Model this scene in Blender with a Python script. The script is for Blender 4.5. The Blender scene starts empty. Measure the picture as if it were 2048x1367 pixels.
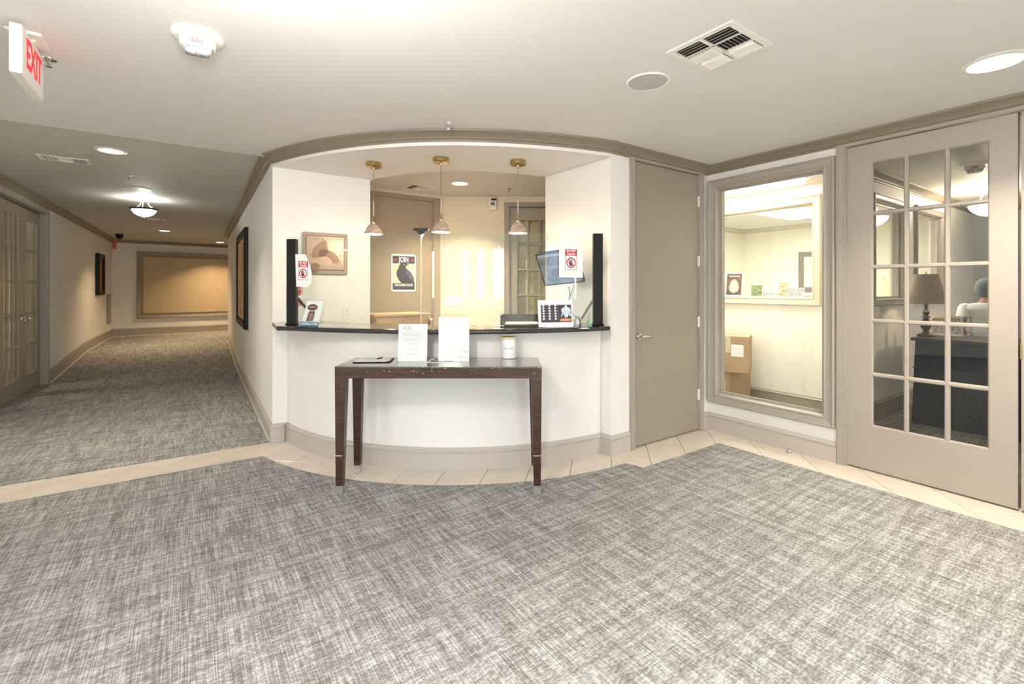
import bpy, bmesh, math, random
from mathutils import Matrix, Vector
random.seed(7)
SC = bpy.context.scene
COL = SC.collection
F_PX, CX, YH, EYE = 940.0, 1024.0, 575.5, 1.364          # photograph taken as 2048 x 1367
# ------------------------------------------------------------------ camera, world, exposure
cam = bpy.data.objects.new('camera', bpy.data.cameras.new('camera'))
COL.objects.link(cam)
cam.location = (0, 0, EYE); cam.rotation_euler = (math.pi/2, 0, 0)
cam.data.sensor_width = 36.0; cam.data.lens = F_PX/2048*36.0
cam.data.shift_y = -(683.5-YH)/2048; cam.data.clip_start = 0.05
SC.camera = cam
SC.view_settings.view_transform = 'Standard'; SC.view_settings.look = 'None'
SC.view_settings.gamma = 1.0; SC.view_settings.use_curve_mapping = False
SC.view_settings.exposure = 0.20
W = bpy.data.worlds.new('world'); SC.world = W; W.use_nodes = True
wn = W.node_tree
bgn = wn.nodes['Background']
sky = wn.nodes.new('ShaderNodeTexSky'); sky.sky_type = 'NISHITA'
sky.sun_elevation = math.radians(48); sky.sun_rotation = math.radians(200); sky.sun_disc = False
wn.links.new(sky.outputs[0], bgn.inputs[0]); bgn.inputs[1].default_value = 2.2

# room frames: lobby axes are turned from the camera's
TH = math.radians(34.58); PH = math.radians(33.54); FA = math.radians(40.4)
RM = Matrix.Rotation(TH, 4, 'Z'); HM = Matrix.Rotation(PH, 4, 'Z')
ZC = 2.531; ZH = 2.555; ZS = 2.43
def ab(a, b, M=RM):
    v = M @ Vector((a, b, 0)); return (v.x, v.y)
def P(x, y, Y):
    return Vector(((x-CX)*Y/F_PX, Y, EYE+(YH-y)*Y/F_PX))
def flo(x, y, z=0.0):
    Y = F_PX*(EYE-z)/(y-YH); return Vector(((x-CX)*Y/F_PX, Y, z))
def T(x, y, z=0, r=0):
    return Matrix.Translation((x, y, z)) @ Matrix.Rotation(r, 4, 'Z')
def hit(x, y, M):
    """pixel -> (u, z) on the plane local y = 0 of frame M"""
    o = M.translation; n = M.to_3x3() @ Vector((0, 1, 0))
    d = Vector(((x-CX)/F_PX, 1, (YH-y)/F_PX)); c = Vector((0, 0, EYE))
    t = (o-c).dot(n)/d.dot(n); p = M.inverted() @ (c+d*t); return p.x, p.z
# wall frames: local x to the viewer's right, local y into the wall
def fr(a, b, ang, M=RM):
    x, y = ab(a, b, M); return T(x, y, 0, ang)
W_RIGHT = fr(4.164, 0, TH-math.pi/2)
W_SLAB = fr(0, 2.69, TH)
W_BOOTHR = fr(2.83, 0, TH-math.pi/2)
W_BOOTHL = fr(0, 4.61, TH)
W_BACKA = fr(0, 5.41, TH)
W_BACKB = T(0, 6.0, 0, 0)
W_HALLL = fr(-1.805, 0, PH+math.pi/2, HM)
W_HALLR = fr(0.529, 0, PH-math.pi/2, HM)
W_FAR = T(-9.79, 11.5, 0, FA)
W_OFF = fr(5.5, 0, TH-math.pi/2)

# ------------------------------------------------------------------ materials
def nodes(name):
    m = bpy.data.materials.new(name); m.use_nodes = True
    nt = m.node_tree; return m, nt, nt.nodes['Principled BSDF']
def mat(name, col, rough=0.55, metal=0.0, var=0.04, scale=6.0, bump=0.0, bscale=60, stretch=None, coat=0, spec=None):
    m, nt, b = nodes(name)
    tc = nt.nodes.new('ShaderNodeTexCoord'); mp = nt.nodes.new('ShaderNodeMapping')
    nt.links.new(tc.outputs['Object'], mp.inputs[0])
    if stretch: mp.inputs['Scale'].default_value = stretch
    nz = nt.nodes.new('ShaderNodeTexNoise'); nz.inputs['Scale'].default_value = scale; nz.inputs['Detail'].default_value = 4
    nt.links.new(mp.outputs[0], nz.inputs['Vector'])
    rp = nt.nodes.new('ShaderNodeValToRGB'); rp.color_ramp.elements[0].position = .3; rp.color_ramp.elements[1].position = .7
    rp.color_ramp.elements[0].color = [max(0, c*(1-var)) for c in col]+[1]
    rp.color_ramp.elements[1].color = [min(1, c*(1+var)) for c in col]+[1]
    nt.links.new(nz.outputs[0], rp.inputs[0]); nt.links.new(rp.outputs[0], b.inputs['Base Color'])
    b.inputs['Roughness'].default_value = rough; b.inputs['Metallic'].default_value = metal
    if coat: b.inputs['Coat Weight'].default_value = coat; b.inputs['Coat Roughness'].default_value = .08
    if spec is not None: b.inputs['Specular IOR Level'].default_value = spec
    if bump:
        n2 = nt.nodes.new('ShaderNodeTexNoise'); n2.inputs['Scale'].default_value = bscale
        nt.links.new(mp.outputs[0], n2.inputs['Vector'])
        bp = nt.nodes.new('ShaderNodeBump'); bp.inputs['Strength'].default_value = bump; bp.inputs['Distance'].default_value = .002
        nt.links.new(n2.outputs[0], bp.inputs['Height']); nt.links.new(bp.outputs[0], b.inputs['Normal'])
    return m
def emis(name, col, s):
    m = bpy.data.materials.new(name); m.use_nodes = True; nt = m.node_tree
    nt.nodes.remove(nt.nodes['Principled BSDF']); e = nt.nodes.new('ShaderNodeEmission')
    e.inputs[0].default_value = list(col)+[1]; e.inputs[1].default_value = s
    nt.links.new(e.outputs[0], nt.nodes['Material Output'].inputs[0]); return m
def glassm(name, tint=(1, 1, 1), ior=1.5, extra=0.0):
    m = bpy.data.materials.new(name); m.use_nodes = True; nt = m.node_tree
    nt.nodes.remove(nt.nodes['Principled BSDF'])
    t = nt.nodes.new('ShaderNodeBsdfTransparent'); t.inputs[0].default_value = list(tint)+[1]
    g = nt.nodes.new('ShaderNodeBsdfGlossy'); g.inputs['Roughness'].default_value = 0.0
    f = nt.nodes.new('ShaderNodeFresnel')
    gm_ = nt.nodes.new('ShaderNodeNewGeometry'); mi = nt.nodes.new('ShaderNodeMapRange')   # same IOR on both faces of a pane
    mi.inputs['To Min'].default_value = ior; mi.inputs['To Max'].default_value = 1/ior
    nt.links.new(gm_.outputs['Backfacing'], mi.inputs['Value']); nt.links.new(mi.outputs[0], f.inputs[0])
    mx = nt.nodes.new('ShaderNodeMixShader')
    nt.links.new(f.outputs[0], mx.inputs[0]); nt.links.new(t.outputs[0], mx.inputs[1]); nt.links.new(g.outputs[0], mx.inputs[2])
    nt.links.new(mx.outputs[0], nt.nodes['Material Output'].inputs[0]); return m

WALL = mat('wall_paint', (.84, .815, .775), .6, var=.012, scale=2, bump=.06, bscale=220)
WALLB = mat('back_office_paint', (.78, .68, .52), .6, var=.012, scale=2)
WALLY = mat('office_wall_paint', (.85, .81, .69), .6, var=.012, scale=2)
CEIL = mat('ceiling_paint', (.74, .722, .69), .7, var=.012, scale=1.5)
CEILH = mat('hall_ceiling_dimmed', (.56, .54, .49), .7, var=.012, scale=1.5)  # ceiling colour toned down to stand for the weaker hall light
TRIM = mat('taupe_trim_paint', (.375, .335, .285), .38, var=.02, scale=5)
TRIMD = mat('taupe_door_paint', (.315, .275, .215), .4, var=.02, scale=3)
TRIMB = mat('brown_door_paint', (.36, .285, .205), .45, var=.03, scale=3)
TRIML = mat('office_frame_paint', (.56, .48, .35), .4, var=.02, scale=4)
TRIMC = mat('crown_taupe_shaded', (.235, .195, .14), .45, var=.02, scale=5)  # trim taupe darkened: the shade under the ceiling is in the colour
BASEM = mat('baseboard_taupe_lit', (.50, .455, .40), .35, var=.02, scale=5)  # trim taupe lightened: the light the boards catch is in the colour
SHOE = mat('shoe_molding_paint', (.62, .56, .47), .4, var=.02)
PANEL = mat('hall_panel_fabric', (.56, .45, .29), .85, var=.04, scale=14, bump=.2, bscale=300)
GRAN = mat('black_granite', (.018, .016, .018), .12, var=.5, scale=120, coat=.5)
WOOD = mat('espresso_wood', (.050, .024, .016), .30, var=.45, scale=7, stretch=(1, 8, 8), coat=.12, spec=.3)
WOODT = mat('espresso_top', (.050, .026, .018), .25, var=.4, scale=7, stretch=(1, 8, 8), coat=1.0)
STEEL = mat('brushed_steel', (.62, .60, .57), .42, metal=1, var=.05, scale=40)
CHROME = mat('polished_chrome', (.75, .74, .72), .1, metal=1, var=.02)
BRASS = mat('antique_brass', (.50, .38, .18), .25, metal=1, var=.12, scale=20)
WHITEP = mat('white_plastic', (.82, .79, .73), .4, var=.015)
BLACKP = mat('black_plastic', (.004, .004, .004), .45, var=.1, spec=.25)
PAPER = mat('white_paper', (.88, .88, .88), .6, var=.01)
INK = mat('grey_ink', (.16, .16, .18), .7, var=.05)
INKD = mat('dark_ink', (.05, .05, .07), .7, var=.05)
REDP = mat('red_print', (.55, .02, .03), .5, var=.04)
DARK = mat('dark_void', (.02, .018, .015), .8, var=.1)
TILE = mat('cream_stone', (.68, .60, .51), .28, var=.07, scale=4, coat=.15)
GROUT = mat('grout', (.22, .17, .12), .9, var=.1, scale=30)
CARD = mat('cardboard', (.46, .31, .19), .8, var=.1, scale=5, bump=.15, bscale=40)
TAPE = mat('packing_tape', (.66, .56, .42), .25, var=.05)
GLASS = glassm('clear_glass', (.97, .985, .975))
GLASSC = glassm('screen_glass', (.94, .965, .95), 1.62)
GLASSF = glassm('door_glass', (.95, .95, .93), 1.5)
def carpet_mat():
    m, nt, b = nodes('woven_carpet')
    N = nt.nodes.new; L = nt.links.new
    tc = N('ShaderNodeTexCoord')
    def noise(sc, scale, detail=3):
        mp = N('ShaderNodeMapping'); mp.inputs['Scale'].default_value = sc
        mp.inputs['Rotation'].default_value = (0, 0, 0)
        L(tc.outputs['Object'], mp.inputs[0]); n = N('ShaderNodeTexNoise'); n.inputs['Scale'].default_value = scale
        n.inputs['Detail'].default_value = detail; n.inputs['Roughness'].default_value = .6
        L(mp.outputs[0], n.inputs['Vector']); return n.outputs[0]
    def ramp(v, p0, p1):
        r = N('ShaderNodeMapRange'); r.inputs['From Min'].default_value = p0; r.inputs['From Max'].default_value = p1
        L(v, r.inputs['Value']); return r.outputs[0]
    def mth(op, a, c):
        q = N('ShaderNodeMath'); q.operation = op
        for i, v in enumerate((a, c)):
            if isinstance(v, float): q.inputs[i].default_value = v
            else: L(v, q.inputs[i])
        return q.outputs[0]
    A = ramp(noise((230, 4.0, 1), 1.0, 2), .44, .58)     # long pale strands along the corridor
    D = ramp(noise((46, 105, 1), 1.0, 2), .40, .60)      # short woven dashes
    B = ramp(noise((3.0, 30, 1), 1.0, 4), .42, .60)      # broad darker bands across
    B2 = ramp(noise((16, 2.2, 1), 1.0, 3), .40, .60)
    fine = noise((420, 420, 1), 1.0, 2)
    v = mth('ADD', mth('MULTIPLY', A, .32), mth('MULTIPLY', D, .30))
    v = mth('ADD', v, mth('MULTIPLY', B, .22)); v = mth('ADD', v, mth('MULTIPLY', B2, .16))
    v = mth('ADD', v, mth('MULTIPLY', mth('SUBTRACT', fine, .5), .45))
    rp = N('ShaderNodeValToRGB'); e = rp.color_ramp.elements
    e[0].position = 0.0; e[0].color = (.108, .102, .092, 1); e[1].position = .97; e[1].color = (.54, .545, .54, 1)
    k = rp.color_ramp.elements.new(.42); k.color = (.235, .228, .215, 1)
    L(v, rp.inputs[0]); L(rp.outputs[0], b.inputs['Base Color']); b.inputs['Roughness'].default_value = .95
    b.inputs['Specular IOR Level'].default_value = .15
    bp = N('ShaderNodeBump'); bp.inputs['Strength'].default_value = .35; bp.inputs['Distance'].default_value = .003
    L(v, bp.inputs['Height']); L(bp.outputs[0], b.inputs['Normal'])
    return m
CARPET = carpet_mat()

# ------------------------------------------------------------------ geometry helpers
class G:
    def __init__(s): s.v = []; s.f = []
    def add(s, vs, fs):
        o = len(s.v); s.v += [tuple(v) for v in vs]; s.f += [tuple(i+o for i in f) for f in fs]; return s
    def box(s, x0, y0, z0, x1, y1, z1):
        x0, x1 = sorted((x0, x1)); y0, y1 = sorted((y0, y1)); z0, z1 = sorted((z0, z1))
        return s.add([(x0,y0,z0),(x1,y0,z0),(x1,y1,z0),(x0,y1,z0),(x0,y0,z1),(x1,y0,z1),(x1,y1,z1),(x0,y1,z1)],
                     [(0,3,2,1),(4,5,6,7),(0,1,5,4),(1,2,6,5),(2,3,7,6),(3,0,4,7)])
    def prism(s, pts, z0, z1):
        n = len(pts)
        area = sum(pts[i][0]*pts[(i+1)%n][1]-pts[(i+1)%n][0]*pts[i][1] for i in range(n))
        if area < 0: pts = pts[::-1]
        return s.add([(p[0],p[1],z0) for p in pts]+[(p[0],p[1],z1) for p in pts],
                     [tuple(range(n))[::-1], tuple(range(n, 2*n))]+[(i,(i+1)%n,n+(i+1)%n,n+i) for i in range(n)])
    def taper(s, c0, r0, c1, r1):
        """box from rect centred c0 half sizes r0 to rect centred c1 half sizes r1 (z in c)"""
        vs = []
        for c, r in ((c0, r0), (c1, r1)):
            vs += [(c[0]-r[0],c[1]-r[1],c[2]),(c[0]+r[0],c[1]-r[1],c[2]),(c[0]+r[0],c[1]+r[1],c[2]),(c[0]-r[0],c[1]+r[1],c[2])]
        return s.add(vs, [(0,3,2,1),(4,5,6,7),(0,1,5,4),(1,2,6,5),(2,3,7,6),(3,0,4,7)])
    def lathe(s, prof, cx=0, cy=0, seg=32, cap=True):
        vs = []; fs = []; n = len(prof)
        for k in range(seg):
            a = 2*math.pi*k/seg
            vs += [(cx+r*math.cos(a), cy+r*math.sin(a), z) for r, z in prof]
        for k in range(seg):
            k2 = (k+1) % seg
            for i in range(n-1):
                fs.append((k*n+i, k2*n+i, k2*n+i+1, k*n+i+1))
        if cap:
            if prof[0][0] > 1e-5: fs.append(tuple(k*n for k in range(seg))[::-1])
            if prof[-1][0] > 1e-5: fs.append(tuple(k*n+n-1 for k in range(seg)))
        return s.add(vs, fs)
    def tube(s, pts, r, seg=10):
        pts = [Vector(p) for p in pts]; vs = []; fs = []; rs = r if isinstance(r, (list, tuple)) else [r]*len(pts)
        up = Vector((0, 0, 1))
        for i, p in enumerate(pts):
            d = (pts[min(i+1, len(pts)-1)]-pts[max(i-1, 0)]).normalized()
            u = up if abs(d.dot(up)) < .95 else Vector((1, 0, 0))
            a = d.cross(u).normalized(); c = d.cross(a)
            for k in range(seg):
                t = 2*math.pi*k/seg; vs.append(p+(a*math.cos(t)+c*math.sin(t))*rs[i])
        for i in range(len(pts)-1):
            for k in range(seg):
                k2 = (k+1) % seg; fs.append((i*seg+k, i*seg+k2, (i+1)*seg+k2, (i+1)*seg+k))
        fs += [tuple(range(seg))[::-1], tuple((len(pts)-1)*seg+k for k in range(seg))]
        return s.add(vs, fs)
    def sphere(s, c, r, seg=16, rings=10):
        rx, ry, rz = r if isinstance(r, (tuple, list)) else (r, r, r)
        g = G().lathe([(math.sin(math.pi*i/rings), -math.cos(math.pi*i/rings)) for i in range(rings+1)], seg=seg, cap=False)
        return s.add([(c[0]+x*rx, c[1]+y*ry, c[2]+z*rz) for x, y, z in g.v], g.f)
    def xf(s, M):
        s.v = [tuple(M @ Vector(v)) for v in s.v]; return s
def sweep(path, prof, side, zoff=None, closed=False):
    """profile (out, z) swept along a 2D path; side=-1 puts it on the right of the direction"""
    n = len(path); m = len(prof); vs = []; g = G()
    for i, p in enumerate(path):
        if closed: a, c = path[i-1], path[(i+1) % n]
        else: a, c = (path[i-1] if i else None), (path[i+1] if i < n-1 else None)
        ns = []
        for q0, q1 in ((a, p), (p, c)):
            if q0 is None or q1 is None: continue
            dx, dy = q1[0]-q0[0], q1[1]-q0[1]; l = math.hypot(dx, dy) or 1
            ns.append((-dy/l*side, dx/l*side))
        if len(ns) == 1: ns *= 2
        dot = ns[0][0]*ns[1][0]+ns[0][1]*ns[1][1]; k = 1/(1+dot) if dot > -.9 else 1
        nx, ny = (ns[0][0]+ns[1][0])*k, (ns[0][1]+ns[1][1])*k
        z0 = zoff[i] if zoff else 0
        vs += [(p[0]+nx*o, p[1]+ny*o, z+z0) for o, z in prof]
    fs = []
    for i in range(n if closed else n-1):
        j = (i+1) % n
        for k in range(m):
            k2 = (k+1) % m; f = (i*m+k, j*m+k, j*m+k2, i*m+k2)
            fs.append(f if side > 0 else f[::-1])
    if not closed:
        fs.append(tuple(range(m)) if side < 0 else tuple(range(m))[::-1]); e = tuple((n-1)*m+k for k in range(m))
        fs.append(e[::-1] if side < 0 else e)
    return g.add(vs, fs)
def framep(u0, u1, z0, z1, prof):
    """mitred picture-frame profile: (inset, out) round a rectangle; out is towards the viewer (-y)"""
    g = G(); m = len(prof); vs = []
    for (su, sz, cu, cz) in ((1, 1, u0, z0), (-1, 1, u1, z0), (-1, -1, u1, z1), (1, -1, u0, z1)):
        vs += [(cu+su*i, -o, cz+sz*i) for i, o in prof]
    fs = [(c*m+k, ((c+1) % 4)*m+k, ((c+1) % 4)*m+(k+1) % m, c*m+(k+1) % m) for c in range(4) for k in range(m)]
    return g.add(vs, fs)
def build(name, g, m, parent=None, M=None, smooth=False, bevel=0.0, kind=None, label=None, mesh=None):
    if mesh is None:
        mesh = bpy.data.meshes.new(name); mesh.from_pydata(g.v, [], g.f)
        bm = bmesh.new(); bm.from_mesh(mesh); bmesh.ops.recalc_face_normals(bm, faces=bm.faces); bm.to_mesh(mesh); bm.free()
        if m: mesh.materials.append(m)
        if smooth:
            for p in mesh.polygons: p.use_smooth = True
    o = bpy.data.objects.new(name, mesh); COL.objects.link(o)
    if parent: o.parent = parent
    if M is not None:
        if parent: o.matrix_local = M
        else: o.matrix_world = M
    if smooth:
        md = o.modifiers.new('edges', 'EDGE_SPLIT'); md.split_angle = math.radians(38)
    if bevel:
        md = o.modifiers.new('bevel', 'BEVEL'); md.width = bevel; md.segments = 2; md.limit_method = 'ANGLE'
    if kind: o['kind'] = kind
    if label: o['label'] = label
    return o
def struct(name, g, m, M=None, parent=None, **k):
    return build(name, g, m, parent, M, kind='structure' if parent is None else None, **k)
def tag(o, label, cat, group=None):
    o['label'] = label; o['category'] = cat
    if group: o['group'] = group
    return o
def thing(name, label, cat, M, group=None):
    o = bpy.data.objects.new(name, None); COL.objects.link(o); o.empty_display_size = .1; o.matrix_world = M
    return tag(o, label, cat, group)
def text(name, s, size, m, parent, M, sx=1.0, ext=.0006, align='CENTER', bold=0.0):
    """lettering lying in the local x/z plane, facing -y"""
    c = bpy.data.curves.new(name, 'FONT'); c.body = s; c.size = size; c.extrude = ext; c.align_x = align; c.align_y = 'CENTER'
    c.offset = bold; c.resolution_u = 3
    t = bpy.data.objects.new(name, c); COL.objects.link(t)
    bpy.context.view_layer.update()
    me = bpy.data.meshes.new_from_object(t.evaluated_get(bpy.context.evaluated_depsgraph_get()))
    bpy.data.objects.remove(t); me.materials.clear(); me.materials.append(m)
    o = bpy.data.objects.new(name, me); COL.objects.link(o); o.parent = parent
    o.matrix_local = M @ Matrix.Rotation(math.pi/2, 4, 'X') @ Matrix.Diagonal((sx, 1, 1, 1))
    return o
def copy_tree(o, parent=None):
    c = o.copy(); COL.objects.link(c)
    if parent: c.parent = parent
    for ch in [x for x in bpy.data.objects if x.parent == o]: copy_tree(ch, c)
    return c
def light(name, kind, loc, watts, col=(1, .9, .78), size=.2, rot=None, spot=None):
    d = bpy.data.lights.new(name, kind); d.energy = watts; d.color = col
    if kind == 'AREA': d.shape = 'DISK'; d.size = size; d.spread = math.radians(spot or 115)
    else: d.shadow_soft_size = size
    if kind == 'SPOT': d.spot_size = spot or 2.2; d.spot_blend = .6
    o = bpy.data.objects.new(name, d); COL.objects.link(o); o.location = loc
    if rot: o.rotation_euler = rot
    return o

# ------------------------------------------------------------------ curved desk geometry (centre in room frame)
CA, CB = 2.825, 4.914
def arc(R, a0, a1, n=48, Rf=None):
    out = []
    for i in range(n+1):
        t = i/n; al = math.radians(a0+(a1-a0)*t); r = Rf(t*2-1) if Rf else R
        out.append(ab(CA+r*math.cos(al), CB+r*math.sin(al)))
    return out
def pol(R, al):
    al = math.radians(al); return ab(CA+R*math.cos(al), CB+R*math.sin(al))
HEADR = lambda t: 2.135+.095*abs(t)**3
L_COR = ab(.61, 4.61); R_COR = ab(2.83, 2.69); C_COR = ab(4.164, 2.69)
# ------------------------------------------------------------------ floor
fl = struct('floor', G().box(-14, -6, -.12, 14, 22, -.012), GROUT)
lob = [ab(3.835, -6.5), ab(3.835, 2.365), ab(2.84, 2.365)]+arc(2.41, 269.3, 195.4, 40, )+[ab(.49, 4.275), ab(-5.5, 4.275), ab(-5.5, -6.5)]
build('carpet', G().prism([tuple((RM.inverted() @ Vector((x, y, 0)))[:2]) for x, y in lob], -.004, .005), CARPET, fl, RM)
def carpet_strip(pts_rows, name='carpet'):
    g = G(); vs = []; 
    for (x0, x1, y, z) in pts_rows: vs += [(x0, y, z), (x1, y, z)]
    n = len(pts_rows); lo = [(x, y, z-.02) for x, y, z in vs]
    fs = [(2*i, 2*i+1, 2*i+3, 2*i+2) for i in range(n-1)]
    fs2 = [tuple(q+2*n for q in f)[::-1] for f in fs]
    fs3 = [(2*i, 2*i+2, 2*i+2+2*n, 2*i+2*n) for i in range(n-1)]+[(2*i+1, 2*i+1+2*n, 2*i+3+2*n, 2*i+3) for i in range(n-1)]+[(0, 2*n, 2*n+1, 1)]
    return build(name, g.add(vs+lo, fs+fs2+fs3), CARPET, fl, HM)
hs = lambda x: 4.625-(x)*math.tan(TH-PH)*-1
carpet_strip([(-2.6, .53, 4.64, .005), (-2.6, .53, 9.3, .005), (-2.6, .53, 12.0, .16)])
g = G().box(-2.2, 12.0, .10, 9.0, 24, .16); build('carpet', g, CARPET, fl, HM)
g = G().prism([(-4.4, 4.02), (.5, 4.60), (.53, 4.64), (-4.4, 4.66)], -.03, -.02)
# office / back-room / parlour carpets
build('carpet', G().box(4.2, 1.66, -.01, 9.4, 5.3, .0045), CARPET, fl, RM)
build('carpet', G().box(4.25, -3.0, -.01, 9.8, 1.7, .004).box(5.6, 1.6, -.01, 9.8, 1.9, .0035), CARPET, fl, RM)
bo = [((RM.inverted() @ Vector((x, y, 0)))[:2]) for x, y in arc(2.05, 269.8, 192, 30)]
build('carpet', G().prism(bo+[(.8, 5.6), (4.2, 5.6), (4.2, 2.86)], -.01, .004), CARPET, fl, RM)
# stone tiles laid on the diagonal along the borders
TS = .305; d_ = TS*math.sqrt(2)
tm = G(); h_ = TS/2-.0019
tm.taper((0, 0, -.011), (h_, h_, 0), (0, 0, -.0008), (h_, h_, 0)); tm.taper((0, 0, -.0008), (h_, h_, 0), (0, 0, 0), (h_-.0012, h_-.0012, 0))
tmesh = None
def in_border(a, b):
    r = math.hypot(a-CA, b-CB)
    if 4.27 < b < 4.66 and -1.7 < a < .62: return True
    if 2.08 < r < 2.43 and a < 2.86 and b < 4.66: return True
    if 2.35 < b < 2.70 and 2.8 < a < 4.17: return True
    if 3.82 < a < 4.18 and -.9 < b < 2.7: return True
    return False
cells = []
for i in range(-30, 30):
    for j in range(-30, 30):
        c1 = -.14+d_*(i+.5); c2 = 4.69+d_*(j+.5)          # b-a=c1 , b+a=c2
        a = (c2-c1)/2; b = (c2+c1)/2
        hit_ = 0
        for k in range(9):
            for l in range(9):
                u = (k/8-.5)*TS*.98; v = (l/8-.5)*TS*.98
                if in_border(a+(u-v)*.7071, b+(u+v)*.7071): hit_ += 1
        if hit_ > 1: cells.append((a, b))
for a, b in cells:
    x, y = ab(a, b); Mt = T(x, y, random.uniform(-.0003, .0003), TH+math.pi/4)
    if tmesh is None:
        o = build('tile', tm, TILE, fl, Mt); tmesh = o.data
    else:
        o = build('tile', None, None, fl, Mt, mesh=tmesh)

# ------------------------------------------------------------------ ceilings
def slab(name, pts, z0, z1, m): return struct(name, G().prism(pts, z0, z1), m)
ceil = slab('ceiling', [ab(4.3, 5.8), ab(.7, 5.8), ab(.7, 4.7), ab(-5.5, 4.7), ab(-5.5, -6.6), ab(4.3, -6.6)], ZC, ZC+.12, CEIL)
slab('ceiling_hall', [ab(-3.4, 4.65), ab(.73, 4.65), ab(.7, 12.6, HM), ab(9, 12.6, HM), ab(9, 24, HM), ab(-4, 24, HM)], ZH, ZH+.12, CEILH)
slab('ceiling_side_office', [ab(4.3, 1.6), ab(9.7, 1.6), ab(9.7, 5.4), ab(4.3, 5.4)], ZC+.0005, ZC+.11, CEIL)
slab('ceiling_parlour', [ab(4.3, -3.2), ab(9.9, -3.2), ab(9.9, 1.9), ab(5.6, 1.9), ab(5.6, 1.6), ab(4.3, 1.6)], ZC, ZC+.1, CEIL)
# lowered curved soffit over the desk
sof = arc(None, 187.8, 270, 48, HEADR)+arc(1.36, 269, 191.6, 40)+[ab(1.48, 4.61)]
slab('ceiling_soffit', sof, ZS, ZC+.004, WALL)

# ------------------------------------------------------------------ walls
def wall(name, M, u0, u1, z0=0.0, z1=ZC+.05, holes=(), t=.12, m=WALL):
    us = sorted({u0, u1, *[h[0] for h in holes], *[h[1] for h in holes]}); g = G()
    for a, b in zip(us[:-1], us[1:]):
        hs_ = sorted([h for h in holes if h[0] <= a+1e-6 and h[1] >= b-1e-6], key=lambda h: h[2]); z = z0
        for h in hs_:
            if h[2] > z+1e-4: g.box(a, 0, z, b, t, h[2])
            z = h[3]
        if z < z1-1e-4: g.box(a, 0, z, b, t, z1)
    return struct(name, g, m, M)
# right wall of the lobby: W_RIGHT local u = -b
WIN = (-2.58, -1.675, .355, 2.305)     # opening of window_1
wall('wall_right', W_RIGHT, -4.45, 6.0, holes=[WIN, (-1.525, .34, 0, 2.445)], z0=0)
wall('wall_slab_door', W_SLAB, 2.83, 4.17, holes=[(3.105, 4.04, 0, 2.45)])
g = G().box(2.83, 2.81, 0, 2.95, 3.54, ZC); struct('wall_desk_right', g, WALL, RM)
g = G().box(.615, 4.611, 0, 1.48, 4.73, ZC); struct('wall_desk_left', g, WALL, RM)
# hall right wall
wall('wall_hall_right', W_HALLR, -12.65, -4.62, z1=ZH+.03)
struct('wall_hall_corner', G().box(.53, 12.53, 0, 8.0, 12.65, ZH+.03), WALL, HM)
# hall left wall with double doors
wall('wall_hall_left', W_HALLL, 3.2, 15.2, z1=ZH+.03, holes=[(7.15, 9.155, 0, 2.40)])
wall('wall_hall_far', W_FAR, -.3, 9.0, z1=ZH+.03)
struct('wall_hall_end', G().box(7.9, 12.6, 0, 8.02, 22, ZH+.03), WALL, HM)
# lobby behind the camera
def wallp(name, p0, p1, **k):
    d = Vector((p1[0]-p0[0], p1[1]-p0[1])); return wall(name, T(p0[0], p0[1], 0, math.atan2(d.y, d.x)), 0, d.length, **k)
hl = ab(-1.805, 3.2, HM)
wallp('wall_left_return', (-4.9, 1.3), hl)
wallp('wall_left', (-4.9, -4.4), (-4.9, 1.3))
er = ab(4.164, -6.0)
FW = [(-4.4, -3.4), (-.29, -.18), (.46, .63), (.80, 1.05), (1.19, 1.54), (5.2, 6.4)]
wall('wall_entrance', T(8.6, -4.4, 0, math.pi), 0, 13.6, holes=[(8.6-b, 8.6-a, .78, 2.42) for a, b in FW])
for k, (a, b) in enumerate(FW):
    f = struct('window_%d' % (k+5), framep(8.6-b, 8.6-a, .78, 2.42, [(0, -.02), (0, .02), (.03, .02), (.03, -.02)]), TRIM, T(8.6, -4.4, 0, math.pi))
    build('pane', G().box(8.6-b+.02, .05, .8, 8.6-a-.02, .056, 2.40), GLASS, f)
# back office
wall('wall_back_office', W_BACKA, .65, 2.66, holes=[(1.58, 2.53, 0, 2.445)], m=WALLB)
wall('wall_back_right', W_BACKB, -.93, 1.2, holes=[(-.05, .92, 0, 2.42)], m=WALLB)
# side office / inner wall with window
OWIN = (-3.9, -2.315, 1.262, 2.268)
wall('wall_office_inner', W_OFF, -5.3, -1.86, holes=[OWIN], m=WALLY)
struct('wall_office_side', G().box(4.284, 5.2, 0, 9.4, 5.32, ZC).box(9.3, 1.9, 0, 9.42, 5.3, ZC), WALLY, RM)
PW = [(5.787, 6.64), (7.07, 8.04)]
struct('wall_parlour_jog', G().box(4.284, 1.58, 0, 4.75, 1.62, ZC).box(4.71, 1.62, 0, 4.75, 1.90, ZC).box(4.75, 1.86, 0, 5.5, 1.90, ZC), WALL, RM)
wall('wall_parlour_side', fr(0, 1.86, TH), 5.62, 9.75, holes=[(a, b, 1.25, 2.265) for a, b in PW])
struct('wall_parlour_far', G().box(9.64, -3.1, 0, 9.76, 1.86, ZC).box(4.284, -3.12, 0, 9.7, -3.0, ZC), mat('grey_blue_paint', (.40, .43, .46), .6, var=.02), RM)

# curved half wall under the counter
hw = struct('wall_desk_front', G().prism(arc(2.115, 188.2, 270, 48)+arc(1.99, 270, 188.6, 48), 0, 1.0295), WALL)
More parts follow.
